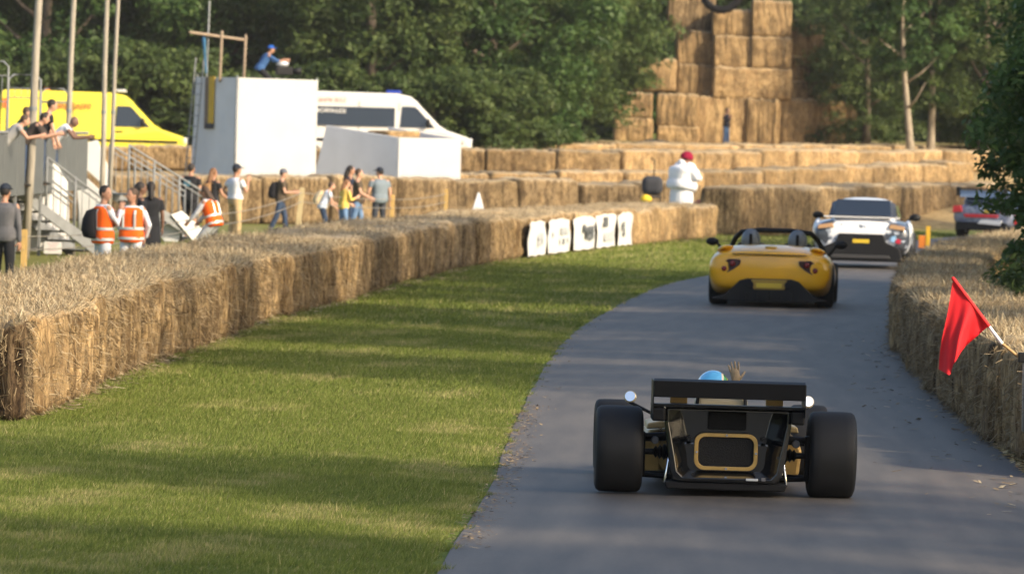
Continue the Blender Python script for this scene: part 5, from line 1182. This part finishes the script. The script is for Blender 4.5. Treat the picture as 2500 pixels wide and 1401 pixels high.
def staircase(label, foot, top, zt, wd, nst, name='staircase'):
    """foot and top: ground points below the ends of the near-side handrail"""
    foot, top = Vector((foot[0], foot[1], 0)), Vector((top[0], top[1], 0)); dv = top - foot; run = dv.length
    s = thing(name, label, 'staircase', foot, math.atan2(dv.y, dv.x))        # local +x climbs
    for yy in (0, -wd if False else wd):
        MB().rings([[Vector((0, y, 0)), Vector((.16, y, 0)), Vector((run, y, zt - .16)), Vector((run, y, zt + .05)), Vector((0, y, .2))] for y in (yy - .03, yy + .03)]).build('stringer', ALU, s, bevel=.006)
        for dz in (1.05, .92): MB().tube([(0, yy, .1 + dz), (run, yy, zt + dz)], .024 if dz > 1 else .016, 8).build('handrail', ALU, s, smooth=True)
        nb = 13
        for k in range(nb):
            t = k / (nb - 1); big = k % 4 == 0
            MB().tube([(run * t, yy, max(0, zt * t - .05)), (run * t, yy, zt * t + (1.08 if big else .98) + .1 * (1 - t))], .026 if big else .010, 7, round_=False).build('post' if big else 'baluster', ALU, s, smooth=True)
    for k in range(nst):
        t = (k + .5) / nst; MB().box((run * t, wd / 2, zt * t), (run / nst + .05, wd - .08, .04)).build('tread', ALU, s, bevel=.005)
    return s
f1_, t1_ = P(178, 620, 117), P(-14, 400, 117)
S1 = staircase('galvanised stair with white side sheet climbing to the grey platform', (f1_.x, 117.2), (t1_.x, 116.0), 1.35, 1.1, 7)
MB().prism([(.0, .05), (1.75, .05), (1.75, 1.40), (1.5, 1.66), (.42, 1.88), (.10, 1.45)], lambda x, z: Vector((x, -.16, z)), lambda x, z: Vector((x, -.12, z))).build('white_side_sheet', WPAN, S1, bevel=.01)
f2_, t2_ = P(448, 590, 134), P(272, 500, 134)
S2 = staircase('galvanised stair running down beside the black-shirted man', (f2_.x, 134), (t2_.x, 133), 1.15, 1.0, 7)
MB().prism([(.0, .02), (.30, .02), (.9, .62), (.62, .72), (.0, .25)], lambda x, z: Vector((x, 1.06, z)), lambda x, z: Vector((x, 1.10, z))).build('white_side_sheet', WPAN, S2, bevel=.01)
# white awning cloth and sheets between the stairs
def sheet(name, label, pts, d, m, cat, th=.05):
    q = [P(x, y, d) for x, y in pts]; base = Vector((sum(a.x for a in q) / len(q), d, 0))
    o = thing(name, label, cat, base); n = len(q); a = [p_ - base for p_ in q]; b_ = [p_ + Vector((0, th, 0)) for p_ in a]
    MB().add(a + b_, [tuple(range(n)), tuple(range(n, 2 * n))[::-1]] + [(i, (i + 1) % n, (i + 1) % n + n, i + n) for i in range(n)]).build('cloth', m, o, bevel=.015)
    zt = max(p_.z for p_ in a)
    for p_ in (min(a, key=lambda k: k.x), max(a, key=lambda k: k.x)): MB().tube([(p_.x, .1, 0), (p_.x, .1, zt * .95)], .03, 7, round_=False).build('pole', ALU, o, smooth=True)
    return o
sheet('sheet_screen', 'white sheet hung below the platform end between the two stairs', [(196, 352), (238, 342), (262, 402), (268, 470), (236, 438), (200, 405)], 128, WPAN, 'sheet')
sheet('sheet_ramp', 'white boarded ramp side sloping down between the two stairs', [(150, 400), (182, 408), (250, 470), (262, 560), (196, 560), (186, 450)], 126, mat('white_board', (.55, .56, .56), .6, var=.08, scale=2), 'board')
sheet('sheet_low', 'small white board at the foot of the second stair', [(378, 560), (400, 532), (442, 568), (430, 606), (404, 592)], 133, MATS['white_board'], 'board')
q = G(128, 626); o = thing('ground_notice', 'small white notice board standing on the grass by the stair foot', 'notice', q)
MB().box((0, 0, .17), (.36, .03, .24)).build('board', WPAN, o, bevel=.008); MB().box((-.12, .04, .1), (.03, .03, .2)).build('stake', TIMB, o); MB().box((.12, .04, .1), (.03, .03, .2)).build('stake', TIMB, o)
for k in range(5): MB().box((0, -.017, .26 - .035 * k), (.24 - .05 * (k % 3), .004, .010)).build('print_line', mat('print_pink', (.5, .3, .33), .7), o)
PL = 'tall weathered timber pole rising beside the grandstand, '
for x0, x1, d, r, lab in ((96, 78, 112, .075, PL + 'thickest of the four'), (181, 166, 122, .058, PL + 'at the platform end'), (262, 252, 127, .055, PL + 'behind its thinner twin'), (289, 274, 125, .045, PL + 'thinner of the close pair')):
    a, b = P(x1, 330, d), P(x0, 0, d); sl_ = (b.x - a.x) / (b.z - a.z)
    o = thing('timber_pole', lab, 'pole', (a.x - sl_ * a.z, d, 0)); pts = [(sl_ * z + .015 * math.sin(z), 0, z) for z in (0, 2, 4, 6, 8, 10)]
    MB().tube(pts, [r * 1.08, r * 1.04, r, r * .97, r * .93, r * .9], 12, round_=False).build('shaft', TIMB, o, smooth=True)
    MB().lathe([(2.9, r * 1.12), (2.98, r * 1.12)], 14, 'z', (sl_ * 2.94, 0, 0)).build('band', ALU, o)
def barrier(x0, x1, y0, y1, d, label):
    a, b = P(x0, y1, d), P(x1, y1, d); zt = P((x0 + x1) / 2, y0, d).z; w_ = b.x - a.x; zb = a.z
    o = thing('crowd_barrier', label, 'barrier', (a.x, d, 1.42 if d < 140 else 0)); z0 = zb - o.location.z; z1 = zt - o.location.z
    MB().tube([(0, 0, 0), (0, 0, z1 - .1), (.1, 0, z1), (w_ - .1, 0, z1), (w_, 0, z1 - .1), (w_, 0, 0)], .022, 8).build('frame', ALU, o, smooth=True)
    MB().tube([(0, 0, z1 - .28), (w_, 0, z1 - .28)], .014, 6).build('cross_rail', ALU, o, smooth=True); MB().tube([(0, 0, z0 + .1), (w_, 0, z0 + .1)], .014, 6).build('cross_rail', ALU, o, smooth=True)
    n = max(4, int(w_ / .13))
    for k in range(1, n): MB().tube([(w_ * k / n, 0, z0 + .1), (w_ * k / n, 0, z1 - .28)], .009, 6, round_=False).build('bar', ALU, o, smooth=True)
barrier(20, 98, 183, 250, 118, 'steel crowd barrier standing on the platform behind the leaning spectators')
barrier(-40, 18, 150, 260, 114, 'tall round-cornered steel barrier at the edge of the platform')
barrier(100, 165, 217, 262, 125, 'low steel barrier at the far end of the platform')
# spectators on the platform
def on_stand(x, d, back=.35): q = P(x, 330, d); return (q.x, d, 1.42)
person('bearded man in a black tee shirt leaning on the platform rail', on_stand(100, 115.4), R(-78), BLK_T, JEAN, HDK, SKIN, 1.78, lean=.30, arms=(((-.1, .25, -1), (0, .35, -1)), ((.12, .3, -1), (0, .4, -1))), nod=.2)
person('bald spectator in a pale vest leaning over the platform rail', on_stand(128, 117.6), R(-95), WHC, JEAN, None, SKIND, 1.66, lean=.85, sleeve=.2, arms=(((-.15, .6, -.7), (.1, .9, .1)), ((.15, .6, -.7), (-.1, .9, .1))), nod=.3, legs=(((-.05, .12, -1), (0, -.3, -1)), ((.05, .12, -1), (0, -.3, -1))))
person('spectator in a dark brown top resting forearms on the platform rail', on_stand(58, 112), R(-92), cloth('brown_top', (.05, .04, .035)), JEAN, HDK, SKIN, 1.64, lean=.75, sleeve=.9, arms=(((-.15, .5, -.7), (.1, .9, .2)), ((.15, .5, -.7), (-.1, .9, .25))), nod=.3)
person('spectator in a green jacket behind the platform rail', on_stand(40, 116), R(-90), cloth('green_jacket', (.03, .12, .08)), JEAN, HBR, SKIN, 1.62, lean=.35, sleeve=1.8)
person('spectator with bare forearms over the rail at the near end of the platform', on_stand(8, 109), R(-85), cloth('grey_vest', (.3, .3, .3)), JEAN, HBR, SKIN, 1.60, lean=.8, sleeve=.3, arms=(((-.15, .6, -.7), (.1, .9, .1)), ((.15, .6, -.7), (-.1, .9, .2))), nod=.2)

# ------------------------------------------------------------------ rope fence, markers, banners, flag
WOOD = mat('yellow_softwood', (.46, .30, .10), .8, var=.2, scale=4, bump=.3, stretch=(8, 8, .7)); WOODP = mat('pale_softwood', (.42, .34, .19), .8, var=.2, scale=4, bump=.3, stretch=(8, 8, .7))
ROPE = mat('rope_grey', (.20, .185, .16), .9)
tops = []
for x, y0, d, wd, ln, lab, m in ((60, 560, 96, .10, 0, 'squared yellow fence post by the man in the grey jacket', WOOD), (500, 512, 118, .09, 0, 'fence post beside the bending marshal', WOOD), (738, 458, 139, .12, .10, 'pale fence post leaning beside the stooping child', WOODP), (959, 475, 146, .10, .02, 'yellow fence post by the man in the grey tee shirt', WOOD), (1090, 462, 152, .10, .02, 'yellow fence post standing alone before the far bale wall', WOOD)):
    t = P(x, y0, d); o = thing('fence_post', lab, 'post', (t.x - ln, d, 0)); MB().rings([[Vector((ln * z / t.z + sx * wd / 2, sy * wd / 2, z)) for sx, sy in ((-1, -1), (1, -1), (1, 1), (-1, 1))] for z in (0, t.z * .5, t.z - .02)]).build('shaft', m, o, bevel=.008)
    MB().box((ln, 0, t.z - .012), (wd * .9, wd * .9, .02)).build('cap', m, o, bevel=.006)
    tops.append(Vector((t.x, d - wd / 2 - .01, t.z - .12)))
for k, (a, b) in enumerate(zip(tops, tops[1:])):
    for j, dz in enumerate((0, -.22)):
        mid = (a + b) / 2 + Vector((0, 0, dz - (.22 if (b - a).length > 8 else .10))); pts = []
        for i in range(17):
            t = i / 16; pts.append((a + Vector((0, 0, dz))) * (1 - t) ** 2 + mid * 2 * t * (1 - t) * 1.0 + (b + Vector((0, 0, dz))) * t ** 2)
        names = ['grey-jacketed man and the bending marshal', 'bending marshal and the leaning post', 'leaning post and the grey-shirted man', 'grey-shirted man and the lone post']
        o = MB().tube(pts, .010, 6).build('rope', ROPE, None, smooth=True); tag(o, ('upper' if j == 0 else 'lower') + ' fence rope strung between the ' + names[k], 'rope')
q = G(1168, 512); q = Vector((q.x, 143, 0)); q.x = P(1168, 500, 143).x
o = thing('marker_cone', 'small white pyramid marker with a pink base behind the bale wall', 'marker', q); zt = P(1168, 470, 143).z
MB().rings([[Vector((sx * r, sy * r, z)) for sx, sy in ((-1, -1), (1, -1), (1, 1), (-1, 1))] for z, r in ((.12, .34), (zt, .02))]).build('cone', SHEET, o, bevel=.01)
MB().box((0, 0, .06), (.74, .74, .12)).build('base', mat('pink_base', (.5, .25, .28), .7), o, bevel=.02)

# printed white sheets pinned to the sunlit bales of the wall
BAN = mat('banner_white', (.56, .56, .56), .6, var=.03, scale=3); INK = mat('banner_ink', (.10, .11, .12), .7); INKG = mat('banner_ink_grey', (.42, .44, .46), .7)
w1pts = resample(W1, 600)
def wall_at(x):     # point on the wall's front line below an image column
    best = min(w1pts, key=lambda p_: abs(1250 + (p_.x * FPX / p_.y * math.cos(TH) - (HC * FPX / p_.y - HV) * math.sin(TH)) - x)); return best
bl = ['grey-printed white sheet, lowest lit of the five pinned to the bale wall', 'white sheet with two pale grey printed blocks pinned to the bale wall', 'white round-topped sheet with one large dark print pinned to the bale wall', 'white sheet with a dark emblem above grey print pinned to the bale wall', 'white sheet with a dark vertical print at its edge pinned to the bale wall']
for k, (x0, x1, yt, yb) in enumerate([(1274, 1322, 528, 613), (1322, 1381, 527, 611), (1384, 1442, 522, 605), (1439, 1493, 519, 601), (1493, 1535, 517, 598)]):
    a, b = wall_at(x0 + 3), wall_at(x1 - 3); d = b - a; L_ = d.length; mid = (a + b) / 2; rz = math.atan2(d.y, d.x)
    s = FPX / mid.y; hgt_ = (yb - yt) / s * .98; zb = .06 + .0 * k
    n_out = Vector((d.y, -d.x, 0)).normalized()
    o = thing('printed_sheet', bl[k], 'banner', mid + n_out * .085, rz)
    nx, nz_ = 12, 8; vs_ = []; rn = random.Random(k)
    for layer in (0, 1):
        for i in range(nx + 1):
            for j in range(nz_ + 1):
                u, v = i / nx - .5, j / nz_
                cr = 1 - (.10 + .08 * (k % 3)) * max(0, abs(u) * 2 - .55) * (v > .75); ed = 1 - .03 * math.sin(v * 9 + k) 
                vs_.append(Vector((u * L_ * .96 * ed, -.03 + .022 * math.sin(u * 9 + k) * math.sin(v * 5) + layer * .012, zb + v * hgt_ * cr + .012 * math.sin(u * 14 + k))))
    nn = (nx + 1) * (nz_ + 1); fs = []
    for i in range(nx):
        for j in range(nz_):
            q0 = i * (nz_ + 1) + j; fs += [(q0, q0 + nz_ + 1, q0 + nz_ + 2, q0 + 1), (q0 + nn, q0 + 1 + nn, q0 + nz_ + 2 + nn, q0 + nz_ + 1 + nn)]
    MB().add(vs_, fs).build('sheet', BAN, o, smooth=True)
    prints = [[(-.05, .30, .34, .32, INKG, 3)], [(.02, .54, .36, .20, INKG, 5), (.02, .26, .36, .16, INKG, 5), (-.36, .50, .08, .16, INKG, 1)], [(-.12, .30, .50, .42, INK, 4)], [(-.22, .66, .26, .24, INK, 2), (-.12, .22, .46, .26, INKG, 4)], [(-.32, .26, .24, .46, INK, 2)]][k]
    for r_, (u0, v0, wu, hv, mm, nl) in enumerate(prints):
        for ln in range(2 if hv > .3 else 1):
            hh = hv / (2 if hv > .3 else 1)
            text_marks(o, 'printed_lettering', (u0 * L_, -.062, zb + (v0 + ln * hh) * hgt_), (1, 0, 0), (0, 0, 1), wu * L_, hh * hgt_ * .85, nl, mm, k * 7 + r_ + ln)

# red flag on a striped stick fixed to the bale
def flag():
    d = 49.0; base = P(2488, 872, d); wh0, wh1 = P(2446, 838, d), P(2414, 796, d); tip = P(2327, 680, d)
    o = thing('red_flag', 'red marshal flag on a white and wood stick above the hedge-side bales', 'flag', (base.x, d, .9))
    L0 = Vector((base.x, d, .9)); rel = lambda q: q - L0
    MB().tube([rel(base), rel(wh0)], .013, 8).build('stick', mat('stick_wood', (.42, .25, .10), .6), o, smooth=True)
    MB().tube([rel(wh0), rel(wh1)], .015, 8).build('white_sleeve', mat('sleeve_white', (.75, .75, .76), .5), o, smooth=True)
    MB().tube([rel(wh1), rel(tip)], .017, 8).build('flag_hem', mat('flag_red_hem', (.60, .008, .012), .7), o, smooth=True)
    MB().box(rel(base) + Vector((.03, 0, -.0)), (.075, .07, .085)).build('clamp', BLP, o, bevel=.01)
    MB().tube([rel(base) + Vector((.05, .0, 0)), rel(base) + Vector((.06, .02, -.62))], .02, 8).build('stake', TIMB, o, smooth=True)
    # cloth: hoist edge tip -> sleeve, fly hangs down
    n, m_ = 16, 22; A, B = P(2327, 680, d), P(2413, 796, d); C, D_ = P(2291, 902, d), P(2316, 917, d); E_ = P(2340, 868, d)
    vs_ = []
    for lay in (0, 1):
        for i in range(n + 1):
            u = i / n; top = A.lerp(B, u)
            # hem: from C up through D, E towards B
            hem = [C, C.lerp(D_, .5), D_, P(2322, 890, d), E_, P(2362, 840, d), P(2390, 818, d), B]; f = u * (len(hem) - 1); k = min(int(f), len(hem) - 2); bot = hem[k].lerp(hem[k + 1], f - k)
            for j in range(m_ + 1):
                v = j / m_; q = top.lerp(bot, v)
                q = q + Vector((0, .05 * math.sin(u * 9 + v * 1.5) * (.2 + v) + .03 * math.sin(u * 21 + 1) * v + lay * .004, 0)); q.x += .012 * math.sin(v * 7 + u * 3) * v
                vs_.append(rel(q))
    nn = (n + 1) * (m_ + 1); fs = []
    for i in range(n):
        for j in range(m_):
            a = i * (m_ + 1) + j; fs += [(a, a + 1, a + m_ + 2, a + m_ + 1), (a + nn, a + m_ + 1 + nn, a + m_ + 2 + nn, a + 1 + nn)]
    MB().add(vs_, fs).build('cloth', mat('flag_red', (.62, .006, .014), .75, var=.06, scale=12), o, smooth=True)
flag()

# ------------------------------------------------------------------ small things round the bend and the stack
q = P(2256, 590, 150); o = thing('marker_board', 'orange and yellow marker board on a stake beside the white coupe', 'marker', (q.x, 150, 0)); zt = P(2256, 552, 150).z
MB().box((.10, 0, zt - .26), (.11, .03, .52)).build('board', mat('board_yellow', (.72, .42, .02), .5), o, bevel=.006)['label'] = 'yellow board'
MB().box((-.05, .02, zt - .42), (.18, .03, .34)).build('board', mat('board_orange', (.75, .22, .02), .5), o, bevel=.006)['label'] = 'orange board'
MB().box((.03, .05, zt / 2 - .1), (.04, .04, zt - .2)).build('stake', TIMB, o)
q = P(1762, 16, 266.5)    # black ring on the stack
o = thing('tractor_tyre', 'big black tyre standing on top of the tall bale stack', 'tyre', (q.x, 267.6, P(1762, 33, 267).z)); n = 40; rr = 1.05
MB().lathe([(-.16, .70), (-.20, .82), (-.17, .98), (-.08, 1.05), (.08, 1.05), (.17, .98), (.20, .82), (.16, .70), (-.16, .70)], 44, 'y', (0, 0, 1.04), cap=False).build('carcass', SATB, o, smooth=True)
for k in range(22):
    a = k * 2 * math.pi / 22; MB().box((math.cos(a) * 1.05, .09 * (-1) ** k, 1.04 + math.sin(a) * 1.05), (.06, .24, .09), Matrix.Rotation(-a, 3, 'Y')).build('tread_lug', SATB, o)
q = P(1595, 350, 250); o = thing('soil_heap', 'dark mound of soil on the straw bank before the tall stack', 'mound', (q.x, 250, hgt(q.x, 250) - .03))
m = MB(); rings = []
for j in range(7):
    t = j / 6; rings.append([Vector((1.15 * math.cos(a) * math.cos(t * 1.45) * (1 + .15 * noise.noise((a * 2, t * 3, 0))), .8 * math.sin(a) * math.cos(t * 1.45), .42 * math.sin(t * 1.5) * (1 + .2 * noise.noise((a, t * 2, 5))))) for a in [2 * math.pi * k / 22 for k in range(22)]])
m.rings(rings).build('heap', mat('dark_soil', (.035, .032, .03), .95, var=.4, scale=8, bump=.8), o, smooth=True)
q = P(1750, 360, 258.4); o = thing('pallet_mat', 'low blue and cream striped platform under the lone standing man', 'platform', (q.x, 258.8, hgt(q.x, 258.8) - .01)); zm = P(1772, 357, 259).z - o.location.z
for k in range(9): MB().box((-1.0 + .25 * k, 0, zm / 2), (.235, 1.2, zm)).build('slat', mat('slat_blue', (.16, .24, .34), .6) if k % 2 else mat('slat_cream', (.55, .50, .36), .6), o, bevel=.008)
q = P(1592, 470, 167); o = thing('folding_chair', 'dark canvas chair back behind the figure in the white coat', 'chair', (q.x, 167, 0)); zt = P(1592, 428, 167).z
MB().box((0, 0, zt - .30), (.62, .42, .56)).build('backrest', mat('canvas_dark', (.035, .037, .045), .85), o, bevel=.2, seg=5)
MB().box((0, -.25, zt - .62), (.50, .5, .05)).build('seat', MATS['canvas_dark'], o, bevel=.02)
for sx in (-1, 1):
    for y in (0, -.48): MB().tube([(sx * .24, y, 0), (sx * .24, y, zt - .3 if y == 0 else zt - .62)], .016, 7).build('leg', BLP, o, smooth=True)
MB().tube([(.04, .02, zt - .1), (.05, .02, zt + .42), (-.05, .02, zt + .5)], .02, 7).build('umbrella_handle', BLP, o, smooth=True)
q = P(1578, 470, 163.2); o = thing('yellow_bag', 'crumpled yellow bag lying on the bale wall near the white-coated figure', 'bag', (q.x, 163.2, .9))
MB().ell((0, 0, .07), (.17, .12, .11), 12, 7).build('sack', mat('bag_yellow', (.70, .48, .02), .6, var=.2, scale=15, bump=.6), o, smooth=True); MB().ell((-.02, 0, .15), (.10, .08, .05), 10, 6).build('knot', MATS['bag_yellow'], o, smooth=True)
q = P(1722, 476, 162.5); o = thing('red_blanket', 'folded dusky red blanket beside the figure in the white coat', 'blanket', (q.x, 162.5, .88))
MB().rings([[Vector((x, y, z)) for x, z in ((-.34, 0), (.38, 0), (.34, .05), (.16, .13), (-.10, .14), (-.32, .06))] for y in (-.3, .3)]).build('fold', cloth('blanket_red', (.32, .09, .09)), o, bevel=.03)

# ------------------------------------------------------------------ evening haze
hz = MB().box((0, 310, 24), (480, 800, 52)).build('haze', None); hz['kind'] = 'stuff'; tag(hz, 'thin warm evening haze filling the air', 'haze')
hm_ = bpy.data.materials.new('haze_air'); hm_.use_nodes = True; hn = hm_.node_tree; hn.nodes.remove(hn.nodes['Principled BSDF'])
pv = hn.nodes.new('ShaderNodeVolumePrincipled'); pv.inputs['Color'].default_value = (.93, .95, .97, 1); pv.inputs['Density'].default_value = .0001; pv.inputs['Anisotropy'].default_value = 0.0
hn.links.new(pv.outputs[0], hn.nodes['Material Output'].inputs['Volume']); hz.data.materials.append(hm_)
scn.cycles.volume_bounces = 0

# ------------------------------------------------------------------ finish: voxel-join bodies and garments into continuous surfaces
for o, vox, m in REMESH:
    md = o.modifiers.new('remesh', 'REMESH'); md.mode = 'VOXEL'; md.voxel_size = vox; md.use_smooth_shade = True
    sm = o.modifiers.new('smooth', 'SMOOTH'); sm.factor = .5; sm.iterations = 4
bpy.context.view_layer.update()
dg = bpy.context.evaluated_depsgraph_get()
new = [(o, bpy.data.meshes.new_from_object(o.evaluated_get(dg)), m) for o, v_, m in REMESH]
for o, me, m in new:
    o.modifiers.clear(); old = o.data; me.name = old.name; o.data = me
    me.materials.clear(); me.materials.append(m)
    for p_ in me.polygons: p_.use_smooth = True; p_.material_index = 0
for k, (e, used) in TREES.items():
    if not used:
        for ch in list(e.children): bpy.data.objects.remove(ch)
        bpy.data.objects.remove(e)
